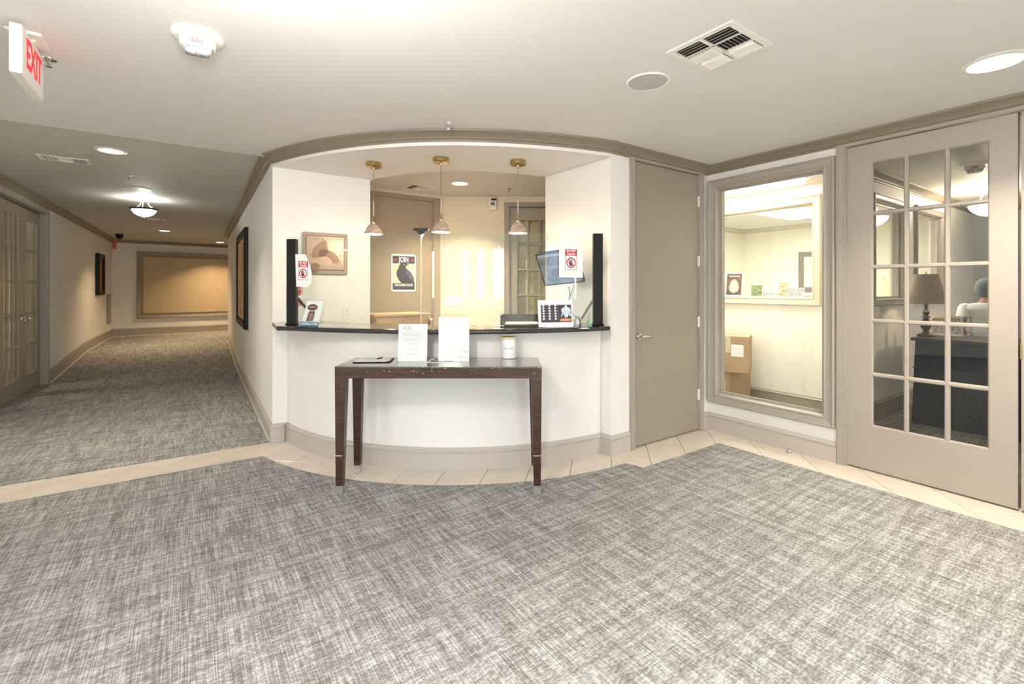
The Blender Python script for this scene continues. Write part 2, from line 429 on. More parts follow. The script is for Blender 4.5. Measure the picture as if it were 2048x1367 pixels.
# ------------------------------------------------------------------ crown, casings, baseboards
z = ZC
CR = [(0, z-.075), (.012, z-.075), (.014, z-.062), (.026, z-.056), (.034, z-.045), (.055, z-.030), (.078, z-.018), (.084, z-.016), (.086, z-.001), (0, z-.001)]
CRH = [(o, q+ZH-ZC) for o, q in CR]
path = [ab(.529, 12.64, HM), L_COR]
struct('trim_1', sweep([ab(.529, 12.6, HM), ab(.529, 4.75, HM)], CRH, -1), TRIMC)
pa = [ab(.529, 4.9, HM), L_COR]+arc(None, 188.6, 269.6, 56, HEADR)+[ab(2.86, 2.69), C_COR, ab(4.164, -5.9)]
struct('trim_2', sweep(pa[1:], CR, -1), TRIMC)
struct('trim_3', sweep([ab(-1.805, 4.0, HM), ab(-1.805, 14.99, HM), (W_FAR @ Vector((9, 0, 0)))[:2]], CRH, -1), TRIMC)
struct('trim_4', sweep([ab(4.284, 1.66), ab(4.284, 5.2), ab(5.5, 5.2), ab(5.5, 1.90)], CR, -1), TRIML)
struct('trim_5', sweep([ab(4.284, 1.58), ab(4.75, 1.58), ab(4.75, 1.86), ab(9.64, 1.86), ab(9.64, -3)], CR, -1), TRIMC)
struct('trim_6', sweep([ab(5.62, 1.98), ab(5.62, 5.2), ab(9.3, 5.2), ab(9.3, 1.98)], CR, -1), TRIML)
def base_prof(h=.165): return [(0, 0), (.017, 0), (.017, h-.046), (.012, h-.043), (.012, h-.037), (.0185, h-.033), (.0185, h-.022), (.008, h-.012), (.006, h-.003), (0, h)]
BP = base_prof()
struct('baseboard_hall_right', sweep([ab(.529, 12.6, HM), ab(.529, 12.0, HM), ab(.529, 9.3, HM), L_COR, ab(.735, 4.61)]+arc(2.115, 188.4, 269.6, 48)+[ab(2.83, 2.79), ab(2.83, 2.69), ab(3.047, 2.69)],
       BP, -1, [.16, .16, 0, 0, 0]+[0]*52), BASEM)
SP = [(0, 0), (.030, 0), (.027, .014), (.018, .019), (0, .02)]
struct('trim_7', sweep([ab(.529, 12.6, HM), ab(.529, 12.0, HM), ab(.529, 9.3, HM), ab(.529, 4.66, HM)], SP, -1, [.16, .16, 0, 0]), SHOE)
struct('baseboard_right', sweep([ab(4.087, 2.69), C_COR, ab(4.164, 1.577)], BP, -1), BASEM)
struct('baseboard_hall_left', sweep([ab(-1.805, 9.23, HM), ab(-1.805, 11.86, HM), ab(-1.805, 14.99, HM), (W_FAR @ Vector((9, 0, 0)))[:2]], base_prof(.2), -1, [0, .16, .16, .16]), TRIM)
struct('trim_8', sweep([ab(-1.805, 9.23, HM), ab(-1.805, 11.86, HM), ab(-1.805, 14.99, HM), (W_FAR @ Vector((9, 0, 0)))[:2]], SP, -1, [0, .16, .16, .16]), SHOE)
struct('baseboard_office', sweep([ab(5.5, 5.2), ab(5.5, 1.90)], base_prof(.2), -1), TRIMD)
struct('baseboard_parlour', sweep([ab(4.284, 1.58), ab(4.75, 1.58), ab(4.75, 1.86), ab(9.64, 1.86), ab(9.64, -3)], base_prof(.2), -1), TRIM)
def casing(name, M, u0, u1, z1, w=.05, out=.018, depth=.12, head=None, m=TRIM, wl=None, wr=None):
    wl = wl or w; wr = wr or w; head = head or w
    g = G().box(u0-wl, -out, 0, u0, .0, z1+head).box(u1, -out, 0, u1+wr, 0, z1+head).box(u0, -out, z1, u1, 0, z1+head)
    g.box(u0-wl+.006, -out-.006, 0, u0-wl+.016, -out, z1+head-.006)
    g.box(u0, -out+.004, 0, u0+.012, depth, z1).box(u1-.012, -out+.004, 0, u1, depth, z1).box(u0, -out+.004, z1-.004, u1, depth, z1)
    return struct(name, g, m, M, bevel=.002)
casing('trim_9', W_SLAB, 3.100, 4.046, 2.45, wl=.053, wr=.042, head=.015)
casing('trim_10', W_RIGHT, -1.528, .345, 2.445, w=.05, head=.02)
casing('trim_11', W_HALLL, 7.15, 9.155, 2.40, w=.07, out=.015)
casing('trim_12', W_BACKA, 1.57, 2.535, 2.445, w=.085, out=.02, m=TRIMB, head=.045)
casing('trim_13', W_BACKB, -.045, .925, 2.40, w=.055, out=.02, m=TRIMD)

# ------------------------------------------------------------------ doors
def lever(parent, M, flip=1, m=CHROME, name='lever_handle'):
    g = G().lathe([(.0, 0), (.032, 0), (.033, .004), (.030, .010), (.014, .013), (.0125, .05), (.0, .052)], seg=24)
    g.xf(Matrix.Rotation(math.pi/2, 4, 'X'))          # axis to -y
    g.tube([(0, -.046, 0), (flip*.03, -.048, 0), (flip*.07, -.05, -.001), (flip*.105, -.05, -.003), (flip*.112, -.044, -.003)], [.0105, .0095, .008, .0075, .006], 10)
    return build(name, g, m, parent, M, smooth=True)
def hinge(parent, x, z, m=STEEL, y=-.004):
    g = G().tube([(x, y-.003, z-.05), (x, y-.003, z+.05)], .0065, 10).box(x-.022, y+.002, z-.048, x+.022, y+.004, z+.048)
    g.tube([(x, y-.003, z-.055), (x, y-.003, z-.05)], .004, 8).tube([(x, y-.003, z+.05), (x, y-.003, z+.055)], .004, 8)
    return build('hinge', g, m, parent, None, smooth=True)
# flush door beside the desk
M_ = fr(0, 2.69, TH) @ T(3.113, .008)
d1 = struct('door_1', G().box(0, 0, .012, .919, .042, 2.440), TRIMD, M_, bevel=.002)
lever(d1, Matrix.Translation((.062, 0, .95)), 1, CHROME)
build('latch_plate', G().box(.0, -.001, .90, .0035, .03, 1.0), STEEL, d1)
for zz in (2.19, 1.62, 1.04, .345): hinge(d1, .923, zz, WHITEP, -.006)
build('door_closer', G().box(.86, -.035, 2.02, .895, -.002, 2.09), TRIMD, None, M_) if False else None
def french(name, M, w, h, sl, sr, top, bot, nc, nr, m, gm, t=.042, mun=.030, kind=True, bottom=.012):
    x0, x1, z0, z1 = sl, w-sr, bot, top
    g = G().box(0, 0, bottom, sl, t, h).box(w-sr, 0, bottom, w, t, h).box(sl, 0, bottom, w-sr, t, bot).box(sl, 0, top, w-sr, t, h)
    root = struct(name, g, m, M)
    pw = (x1-x0-(nc-1)*mun)/nc; ph = (z1-z0-(nr-1)*mun)/nr
    def bar(p, q, vert):
        g = G(); c = t/2; hw_ = mun/2; e = .004
        if not vert: p = (p[0], p[1]); e = .0046
        sec = [(-hw_, c+.006), (-hw_, c-.006), (-hw_+.004, e+.005), (-hw_*.45, e), (hw_*.45, e), (hw_-.004, e+.005), (hw_, c-.006), (hw_, c+.006), (hw_*.45, t-e+(0 if vert else .0003)), (-hw_*.45, t-e+(0 if vert else .0003))]
        vs = []
        for s_ in (p, q):
            for a, b in sec: vs.append((s_[0]+(a if vert else 0), b, s_[1]+(0 if vert else a)))
        n = len(sec); g.add(vs, [(i, (i+1) % n, n+(i+1) % n, n+i) for i in range(n)]+[tuple(range(n))[::-1], tuple(range(n, 2*n))])
        return build('muntin', g, m, root)
    for i in range(1, nc): 
        x = x0+i*pw+(i-.5)*mun; bar((x, z0), (x, z1), True)
    for j in range(1, nr):
        zz = z0+j*ph+(j-.5)*mun; bar((x0, zz), (x1, zz), False)
    # bead round the opening
    build('glazing_bead', framep(x0-.001, x1+.001, z0-.001, z1+.001, [(0, -.003), (.004, -.004), (.011, -.015), (.011, -.020), (0, -.020)]), m, root)
    pm = None
    for i in range(nc):
        for j in range(nr):
            xa = x0+i*(pw+mun); za = z0+j*(ph+mun)
            Mx = Matrix.Translation((xa, 0, za))
            if pm is None:
                o = build('pane', G().box(-.004, t/2-.003, -.004, pw+.004, t/2+.003, ph+.004), gm, root, Mx); pm = o.data
            else: build('pane', None, None, root, Mx, mesh=pm)
    return root
# glazed leaves in the right wall (local x = -b)
M_ = W_RIGHT @ T(-1.518, .012)
d2 = french('door_2', M_, .908, 2.436, .158, .124, 2.302, .338, 3, 5, TRIM, GLASSF)
for zz in (2.20, 1.66, 1.05, .42): hinge(d2, -.004, zz, TRIM, -.006)
M_ = W_RIGHT @ T(-1.518+.922, .012)
d3 = french('door_3', M_, .908, 2.436, .124, .158, 2.302, .338, 3, 5, TRIM, GLASSF)
lever(d3, Matrix.Translation((.05, 0, .98)), 1, BRASS)
build('latch_plate', G().box(-.004, -.002, .93, .006, .02, 1.02), BRASS, d3)
# double doors in the left hall wall
M_ = W_HALLL @ T(8.378, .07)
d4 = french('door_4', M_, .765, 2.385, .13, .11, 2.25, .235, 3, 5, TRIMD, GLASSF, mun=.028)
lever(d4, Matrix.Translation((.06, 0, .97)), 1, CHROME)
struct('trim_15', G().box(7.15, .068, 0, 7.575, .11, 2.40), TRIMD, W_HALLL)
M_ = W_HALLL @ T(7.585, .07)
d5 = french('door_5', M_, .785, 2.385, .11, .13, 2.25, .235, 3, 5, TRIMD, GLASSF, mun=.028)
lever(d5, Matrix.Translation((.725, 0, .97)), -1, CHROME)
# flush brown door with the poster
M_ = W_BACKA @ T(1.586, .01)
d6 = struct('door_6', G().box(0, 0, .012, .938, .042, 2.438), TRIMB, M_, bevel=.002)
g = G().lathe([(0, 0), (.034, 0), (.034, .004), (.018, .008), (.012, .02), (.013, .03), (.026, .04), (.031, .052), (.028, .064), (.015, .072), (0, .073)], seg=24).xf(Matrix.Rotation(math.pi/2, 4, 'X'))
build('door_knob', g, BRASS, d6, Matrix.Translation((.885, 0, 1.0)), smooth=True)
# glazed door at the back
CURT = mat('yellow_blind', (.62, .52, .30), .8, var=.06, scale=9, stretch=(1, 1, 5))
M_ = W_BACKB @ T(-.035, .03)
d7 = french('door_7', M_, .93, 2.39, .105, .10, 2.24, .30, 5, 6, TRIMD, GLASS, mun=.035)
tag(build('window_blind', G().box(.0, 6.16, .1, .95, 6.17, 2.45), CURT), 'yellow fabric blind hanging behind the glazed back door', 'blind')
struct('wall_blind_backing', G().box(-.2, 6.30, 0, 1.3, 6.36, 2.6), WALL)

# ------------------------------------------------------------------ window 1 and inner windows
FP = [(0, 0), (0, .030), (.006, .036), (.014, .036), (.020, .028), (.034, .024), (.060, .020), (.074, .024), (.082, .018), (.088, .006), (.092, 0), (.092, -.03), (.100, -.03), (.100, -.10), (.0905, -.10), (.0905, 0)]
def window(name, M, u0, u1, z0, z1, m, gm, w=.088, prof=None):
    pr = [(i*w/.088, o) for i, o in FP]
    f = struct(name, framep(u0-w, u1+w, z0-w, z1+w, pr), m, M)
    build('pane', G().box(u0+.004, .055, z0+.004, u1-.004, .061, z1-.004), gm, f)
    build('glazing_bead', framep(u0-.002, u1+.002, z0-.002, z1+.002, [(.008, -.035), (.024, -.035), (.024, -.054), (.008, -.054)]), m, f)
    return f
window('window_1', W_RIGHT, WIN[0], WIN[1], WIN[2], WIN[3], TRIM, GLASS)
window('window_2', W_OFF, OWIN[0], OWIN[1], OWIN[2], OWIN[3], TRIML, GLASS)
for k, (a, b) in enumerate(PW):
    window('window_%d' % (3+k), fr(0, 1.86, TH), a, b, 1.25, 2.265, TRIM, GLASS, w=.07)

# hall feature panel on the far wall
u0, z1 = hit(273, 502, W_FAR); _, z0 = hit(273, 637, W_FAR)
hp = thing('wall_panel', 'large tan fabric wall panel in a wide taupe frame at the hall end', 'wall panel', W_FAR)
build('frame', framep(u0, 4.6, z0, z1, [(0, 0), (0, .05), (.02, .055), (.05, .04), (.09, .03), (.12, .045), (.135, .045), (.14, .02), (.14, 0)]), TRIMD, hp)
build('fabric_panel', G().box(u0+.13, -.012, z0+.13, 4.5, 0, z1-.13), PANEL, hp)

# ------------------------------------------------------------------ counter, glass screen
tl = math.degrees(math.atan2(4.066-CB, .568-CA)) % 360; trr = math.degrees(math.atan2(2.585-CB, 2.717-CA)) % 360
cR = lambda t: 2.284+(.126*(-t)**3 if t < 0 else .046*t**3)
cp = [ab(.70, 4.60), ab(.60, 4.55)]+arc(None, tl, trr, 56, cR)+[ab(2.79, 2.66), ab(2.82, 2.72)]+arc(1.86, 269.5, 190.5, 40)
ct = G().prism(cp, 1.03, 1.065)
tag(build('counter', ct, GRAN, bevel=.012), 'curved black polished granite counter on top of the white half wall', 'counter')
def glass_panel(p0, p1, z1, w0=0):
    d = Vector((p1[0]-p0[0], p1[1]-p0[1])); L = d.length
    M = T(p0[0], p0[1], 0, math.atan2(d.y, d.x)); return M, L
scr = thing('glass_screen', 'clear glass sneeze screen between black posts on the curved counter', 'glass screen', T(-.5, 3.6, 1.065))
SI = scr.matrix_world.inverted()
pj = [pol(2.235, 198.4), pol(2.13, 229.5), pol(2.145, 255.2), pol(2.20, 267.0)]
for k in range(3):
    M, L = glass_panel(pj[k], pj[k+1], 0)
    build('glass_panel', G().box(.005, -.004, 1.073, L-.005, .004, 1.785), GLASSC, scr, SI @ M)
for k, zt, px in ((0, 1.765, 572), (3, 1.80, 1198)):
    x, y = pj[k]; s = 1 if k == 0 else -1
    build('post', G().box(-.038, -.02, 1.065, .038, .03, zt).box(-.045, -.03, 1.0655, .045, .04, 1.075), BLACKP, scr, SI @ T(x, y), bevel=.003)
    g = G().tube([(s*.01, .03, 1.30), (s*.05, .12, 1.21), (s*.10, .22, 1.10)], .014, 4)
    build('brace', g, BLACKP if k == 0 else STEEL, scr, SI @ T(x, y))
x, y = pj[1]
g = G().box(-.055, -.012, 1.795, .055, .012, 1.812); g.add([(-.04,-.01,1.795),(.04,-.01,1.795),(.012,-.01,1.765),(-.012,-.01,1.765),(-.04,.01,1.795),(.04,.01,1.795),(.012,.01,1.765),(-.012,.01,1.765)],
      [(0,3,2,1),(4,5,6,7),(0,1,5,4),(1,2,6,5),(2,3,7,6),(3,0,4,7)])
build('top_clamp', g, BLACKP, scr, SI @ T(x, y))
build('joint_strip', G().box(-.003, -.006, 1.07, .003, .006, 1.785), mat('clear_strip', (.62, .58, .50), .3), scr, SI @ T(x, y))
x, y = pj[2]
build('joint_strip', G().box(-.002, -.006, 1.07, .002, .006, 1.785), mat('clear_strip_thin', (.5, .5, .45), .2), scr, SI @ T(x, y))
for px, py, k in ((691, 500, 0), (891, 498, 1), (997, 494, 1), (862, 638, 1), (997, 637, 1)):
    M, L = glass_panel(pj[k], pj[k+1], 0); u, zz = hit(px, py, M)
    build('clip', G().box(u-.010, -.010, zz-.009, u+.010, .010, zz+.009), WHITEP, scr, SI @ M, bevel=.003)

# ------------------------------------------------------------------ pendants
SHADE = mat('marbled_glass_shade', (.42, .32, .25), .22, var=.25, scale=30)
BULB = emis('pendant_glow', (1, .86, .68), 14)
def pendant():
    root = thing('pendant_lamp', '', 'pendant lamp', Matrix.Identity(4), 'brass pendant lamps over the desk')
    build('canopy', G().lathe([(0, 0), (.066, 0), (.067, -.006), (.067, -.034), (.062, -.040), (.015, -.042), (.012, -.055), (0, -.056)], seg=36), BRASS, root, smooth=True)
    c = build('cord', G().tube([(0, 0, -.05), (0, 0, -.33)], .0028, 8), BRASS, root)
    build('stem', G().tube([(0, 0, -.33), (0, 0, -.455)], .0042, 10), CHROME, root)
    build('socket_cap', G().lathe([(.004, -.452), (.009, -.475), (.016, -.50), (.018, -.515), (.014, -.522), (0, -.523)], seg=20), BRASS, root, smooth=True)
    pr = [(.014, -.517), (.030, -.524), (.050, -.545), (.064, -.572), (.073, -.595), (.081, -.606)]
    build('glass_shade', G().lathe(pr+[(r-.004, z_-.003) for r, z_ in pr[::-1]], seg=40, cap=False), SHADE, root, smooth=True)
    build('bulb', G().sphere((0, 0, -.578), (.034, .034, .028)), BULB, root, smooth=True)
    return root
pp = [((747, 327), 'brass pendant lamp with marbled glass shade, leftmost over the desk'),
      ((882, 317.5), 'brass pendant lamp with marbled glass shade, middle of the three over the desk'),
      ((1036, 320.5), 'brass pendant lamp with marbled glass shade, rightmost over the desk')]
p0 = pendant()
for i, ((x, y), lab) in enumerate(pp):
    o = p0 if i == 0 else copy_tree(p0)
    al = None; Y = 3.92
    for _ in range(20):      # radius 1.79 about the desk centre
        X = (x-CX)*Y/F_PX; cxw, cyw = ab(CA, CB); Y = cyw-math.sqrt(1.79**2-(X-cxw)**2)
    o.matrix_world = Matrix.Translation((X, Y, ZS)); o['label'] = lab
    light('pendant_light', 'POINT', (X, Y, ZS-.63), 9, (1, .82, .6), .03)

# ------------------------------------------------------------------ ceiling fixtures
LENS = emis('downlight_glow', (1, .95, .86), 9)
def downlight(x, y, zc, lab, watts=14, r=.105, col=(1, .88, .72), area=True):
    root = thing('recessed_downlight', lab, 'ceiling light', Matrix.Translation((x, y, zc)), 'recessed downlights')
    build('trim_ring', G().lathe([(r, .0), (r+.03, -.001), (r+.03, -.005), (r+.004, -.010), (r-.002, -.004), (r-.004, 0)], seg=40, cap=False), WHITEP, root, smooth=True)
    build('lens', G().lathe([(0, -.0035), (r, -.0035), (r, -.001), (0, -.001)], seg=40), LENS, root)
    if area: light('downlight_lamp', 'AREA', (x, y, zc-.014), watts, col, 2*r*.95)
    return root
def onc(x, y, zc): 
    p = flo(x, y, zc); return p.x, p.y
x, y = onc(1990, 124, ZC); downlight(x, y, ZC, 'round recessed ceiling downlight above the glazed french door at the right', 30)
x, y = onc(222, 300.5, ZH); downlight(x, y, ZH, 'large oval-looking recessed downlight at the start of the hall ceiling', 16, r=.086)
x, y = onc(329, 461, ZH); downlight(x, y, ZH, 'small recessed downlight deep in the hall past the hanging bowl light', 22, r=.09, col=(1, .72, .42))
x, y = onc(440, 484, ZH); downlight(x, y, ZH, 'recessed downlight furthest down the hall beside the right wall edge', 30, r=.09, col=(1, .70, .40))
x, y = onc(920, 366, ZC); downlight(x, y, ZC, 'recessed downlight in the back office ceiling behind the middle pendant', 34, r=.085, col=(1, .82, .6))
for q, (x, y, w) in enumerate([(1.0, -.6, 125), (-1.5, -.9, 80), (2.6, -2.2, 125), (-3.0, -3.0, 30), (.8, -3.2, 125)]):
    light('lobby_downlight_lamp', 'AREA', (x, y, ZC-.02), w, (1, .965, .93), .3, spot=105)
BOWL = emis('bowl_glow', (1, .95, .88), 16)
def bowl(x, y, zc, lab, watts, r=.20, drop=.36, col=(1, .93, .82), mat_=None, sc=1.0):
    root = thing('hanging_bowl_light', lab, 'ceiling light', Matrix.Translation((x, y, zc)) @ Matrix.Scale(sc, 4), 'semi-flush bowl lights')
    build('canopy', G().lathe([(0, 0), (.075, 0), (.07, -.012), (.05, -.02), (.02, -.03), (0, -.032)], seg=32), STEEL, root, smooth=True)
    for k in range(3):
        a = 2*math.pi*k/3+.4; c, s = math.cos(a), math.sin(a)
        build('arm', G().tube([(.03*c, .03*s, -.02), (.06*c, .06*s, -.07), (.09*c, .09*s, -.14), (r*.85*c, r*.85*s, -drop+.18)], .007, 8), STEEL, root, smooth=True)
    zr = -drop+.17
    build('rim', G().lathe([(r-.01, zr), (r+.025, zr+.014), (r+.028, zr+.006), (r+.005, zr-.02), (r-.012, zr-.02), (r-.01, zr)], seg=44, cap=False), mat_ or STEEL, root, smooth=True)
    pr = [(0, zr-.145), (r*.25, zr-.140), (r*.5, zr-.122), (r*.74, zr-.09), (r*.92, zr-.045), (r*.985, zr-.005)]
    build('glass_bowl', G().lathe(pr+[(q_-.004 if q_ > .01 else 0, w_+.004) for q_, w_ in pr[::-1]], seg=44, cap=False), BOWL, root, smooth=True)
    build('finial', G().lathe([(0, zr-.175), (.008, zr-.168), (.006, zr-.155), (.012, zr-.148), (0, zr-.142)], seg=16), STEEL, root, smooth=True)
    light('bowl_lamp', 'POINT', (x, y, zc+(zr+.05)*sc), watts, col, .06*sc)
    return root
DKM = mat('dark_bronze', (.10, .085, .07), .35, metal=.8, var=.1)
x, y = onc(288, 397, ZH); bowl(x, y, ZH, 'white glass bowl light hanging on three arms in the hall', 10, mat_=DKM, drop=.37, col=(.93, 1, .95), sc=.70)
BX = []
for x, y, w, lab in ((-.74, 1.05, 62, 'nearest the desk'), (-1.07, -1.5, 30, 'nearest the entrance'), (2.2, -.8, 14, 'nearest the glazed doors')):
    bowl(x, y, ZC, 'white glass bowl light on the lobby ceiling, '+lab, w*.3)
    light('bowl_glow_lamp', 'POINT', (x, y, ZC-.46), w*1.25, (1, .965, .93), .14)

SPK = mat('speaker_mesh', (.50, .49, .48), .6, var=.08, scale=200)
def speaker(x, y, zc, lab, r=.115):
    root = thing('ceiling_speaker', lab, 'speaker', Matrix.Translation((x, y, zc)), 'round ceiling speakers')
    build('bezel', G().lathe([(r-.012, 0), (r, 0), (r, -.003), (r-.004, -.008), (r-.012, -.006)], seg=44, cap=False), WHITEP, root, smooth=True)
    build('grille', G().lathe([(0, -.0065), (r-.012, -.0055), (r-.012, -.001), (0, -.001)], seg=44), SPK, root, smooth=True)
x, y = onc(1295.5, 163, ZC); speaker(x, y, ZC, 'round grey ceiling speaker beside the square vent', .118)
x, y = onc(275, 377, ZH); speaker(x, y, ZH, 'round ceiling speaker in front of the hall bowl light', .135)
x, y = onc(318, 449, ZH); speaker(x, y, ZH, 'round ceiling speaker beyond the hall bowl light', .115)
def sprinkler(x, y, zc, lab):
    root = thing('fire_sprinkler', lab, 'sprinkler', Matrix.Translation((x, y, zc)), 'ceiling sprinklers')
    build('escutcheon', G().lathe([(0, 0), (.032, 0), (.030, -.005), (.012, -.010), (0, -.010)], seg=24), CHROME, root, smooth=True)
    g = G().tube([(0, 0, -.008), (0, 0, -.03)], .006, 8).tube([(-.010, 0, -.014), (-.012, 0, -.025), (0, 0, -.038)], .002, 6).tube([(.010, 0, -.014), (.012, 0, -.025), (0, 0, -.038)], .002, 6)
    build('head', g, CHROME, root); build('deflector', G().lathe([(0, -.038), (.014, -.038), (.014, -.040), (0, -.040)], seg=14), CHROME, root)
x, y = onc(897, 247, ZC); sprinkler(x, y, ZC, 'chrome fire sprinkler in front of the curved crown moulding')
x, y = onc(257, 350, ZH); sprinkler(x, y, ZH, 'chrome fire sprinkler on the hall ceiling near the hall vent')
x, y = onc(1018, 377, ZC); sprinkler(x, y, ZC, 'fire sprinkler on the back office ceiling left of the rightmost pendant cord')
x, y = onc(341, 474, ZH); sprinkler(x, y, ZH, 'tiny fire sprinkler at the far end of the hall ceiling')
x, y = onc(98, 118, ZC); sprinkler(x, y, ZC, 'fire sprinkler on the ceiling partly behind the exit sign')
def vent(cx, cy, zc, sx, sy, rot, lab, coarse=False):
    root = thing('ceiling_vent', lab, 'vent', T(cx, cy, zc, rot), 'ceiling vents')
    hx, hy = sx/2, sy/2; b = .03
    g = G(); xs = [-hx, -hx+b, -hx+b+(sx-2*b)/3-.004, -hx+b+(sx-2*b)/3+.004, -hx+b+2*(sx-2*b)/3-.004, -hx+b+2*(sx-2*b)/3+.004, hx-b, hx]
    z0 = -.006
    g.box(-hx, -hy, z0, xs[1], hy, 0).box(xs[6], -hy, z0, hx, hy, 0).box(xs[1], -hy, z0, xs[6], -hy+b, 0).box(xs[1], hy-b, z0, xs[6], hy, 0)
    g.box(xs[2], -hy+b, z0, xs[3], hy-b, 0).box(xs[4], -hy+b, z0, xs[5], hy-b, 0).box(xs[1], -.009, z0, xs[6], .009, 0)
    build('frame', g, WHITEP, root)
    build('duct_shade_sheet', G().box(-hx+b*.5, -hy+b*.5, -.0015, hx-b*.5, hy-b*.5, -.0005), DARK, root)  # flat dark sheet standing in for the shade inside the duct
    zn = ((xs[1], xs[2]), (xs[3], xs[4]), (xs[5], xs[6]))
    for zi, (xa, xb) in enumerate(zn):
        for yi, (ya, yb) in enumerate(((-hy+b, -.009), (.009, hy-b))):
            n = 4 if zi != 1 else 7; 
            for k in range(n):
                if zi != 1:
                    w = (xb-xa)/n; x = xa+w*(k+.5); dz = .011; s = -1 if zi == 0 else 1
                    wd = w*.16 if zi == 0 else w*.95
                    q = [(x-w*.46, -.003), (x+w*.46, -.013)] if s > 0 else [(x-.0055, -.0105), (x+.0055, -.004)]
                    g = G().add([(q[0][0], ya+.004, q[0][1]), (q[1][0], ya+.004, q[1][1]), (q[1][0], yb-.004, q[1][1]), (q[0][0], yb-.004, q[0][1])]+
                                [(q[0][0], ya+.004, q[0][1]-.001), (q[1][0], ya+.004, q[1][1]-.001), (q[1][0], yb-.004, q[1][1]-.001), (q[0][0], yb-.004, q[0][1]-.001)],
                                [(0,1,2,3),(7,6,5,4),(0,4,5,1),(1,5,6,2),(2,6,7,3),(3,7,4,0)])
                else:
                    w = (yb-ya)/n; yy = ya+w*(k+.5)
                    fr_ = .42 if yi == 0 else -.9
                    g = G().add([(xa+.002, yy-w*fr_/2, -.012), (xb-.002, yy-w*fr_/2, -.012), (xb-.002, yy+w*fr_/2, -.003), (xa+.002, yy+w*fr_/2, -.003),
                                 (xa+.002, yy-w*fr_/2, -.013), (xb-.002, yy-w*fr_/2, -.013), (xb-.002, yy+w*fr_/2, -.004), (xa+.002, yy+w*fr_/2, -.004)],
                                [(0,1,2,3),(7,6,5,4),(0,4,5,1),(1,5,6,2),(2,6,7,3),(3,7,4,0)])
                build('louvre', g, WHITEP, root)
    return root
c = flo(1437.5, 96, ZC); vent(c.x, c.y, ZC, .352, .342, TH, 'square white ceiling vent with louvres beside the round speaker')
c = flo(130, 318.5, ZH); vent(c.x, c.y, ZH, .36, .20, TH, 'oblong ceiling vent at the left of the hall ceiling')
c = flo(838, 374.5, ZC); vent(c.x, c.y, ZC, .30, .26, TH, 'ceiling vent in the back office between the left two pendants')
c = flo(312, 438, ZH); vent(c.x, c.y, ZH, .25, .25, PH, 'small ceiling vent behind the hall bowl light')

# fire strobes
STR = mat('strobe_lens', (.55, .56, .58), .12, metal=.6, var=.5, scale=60)
def strobe(M, lab):
    root = thing('fire_strobe', lab, 'fire alarm', M, 'ceiling fire strobes')
    build('base_plate', G().lathe([(0, 0), (.104, 0), (.106, -.008), (.099, -.018), (.080, -.024), (0, -.026)], seg=44), WHITEP, root, smooth=True)
    build('housing', G().taper((0, 0, -.058), (.070, .020, 0), (0, .0, -.018), (.072, .040, 0)), WHITEP, root, bevel=.005)
    build('strobe_lens', G().taper((0, .005, -.090), (.048, .018, 0), (0, -.002, -.057), (.066, .026, 0)), STR, root, bevel=.008)
    text('lettering', 'FIRE', .026, REDP, root, Matrix.Translation((0, -.0318, -.040)) @ Matrix.Rotation(math.radians(26.5), 4, 'X'), ext=.0012)
    for s in (-1, 1): build('screw', G().lathe([(0, -.0265), (.004, -.0265), (.003, -.029), (0, -.029)], s*.06, -.055, 10), STEEL, root)
x, y = onc(396, 72, ZC); strobe(T(x, y, ZC, math.radians(30)), 'white round fire strobe with FIRE in red on the lobby ceiling')
strobe(T(4.34, 4.41, ZC, math.radians(-44)), 'white fire strobe on the ceiling behind the glazed door panes')

# exit sign
EXR = emis('exit_red', (1, .04, .05), 1.6)
xs_ = thing('exit_sign', 'white ceiling exit sign with red letters seen nearly edge on at the upper left', 'exit sign', T(*onc(42, 72, ZC), 0) @ Matrix.Translation((0, 0, 0)))
pA = P(16, 50, 2.02); pB = P(84, 112, 2.33)
v = Vector((pB.x-pA.x, pB.y-pA.y)); 
a0 = Vector((-2.145, 2.03, 0)); a1 = Vector((-2.362, 2.34, 0))
ang = math.atan2(a1.y-a0.y, a1.x-a0.x); Lx = (a1-a0).length
Mx = T(a0.x, a0.y, ZC, ang)
xs_.matrix_world = Mx
build('housing', G().box(0, -.021, -.235, Lx, .021, -.020), WHITEP, xs_, bevel=.006)
build('mounting_plate', G().box(Lx*.30, -.06, -.014, Lx*.74, .06, 0).box(Lx*.45, -.03, -.024, Lx*.6, .03, -.01), WHITEP, xs_, bevel=.002)
text('lettering', 'EXIT', .185, EXR, xs_, Matrix.Translation((Lx/2+.012, -.0215, -.122)), sx=Lx/.44*.84, bold=.004)
# far exit sign and camera dome
x_, y_ = onc(229, 476, ZH)
e2_ = thing('exit_sign', 'tiny glowing red exit sign at the far left corner of the hall', 'exit sign', T(x_, y_, ZH, 0))
build('housing', G().box(-.035, -.02, -.26, .035, .02, -.03), mat('pink_exit_face', (.8, .25, .16), .5), e2_)
build('stem', G().box(-.01, -.01, -.03, .01, .01, 0), WHITEP, e2_)
x_, y_ = onc(238.5, 468, ZH)
g = G().lathe([(0, -.11), (.04, -.10), (.065, -.06), (.07, -.025), (.075, 0), (0, 0)], seg=20)
tag(build('security_camera', g, BLACKP, M=T(x_, y_, ZH), smooth=True), 'black dome security camera on the ceiling at the hall end', 'camera')

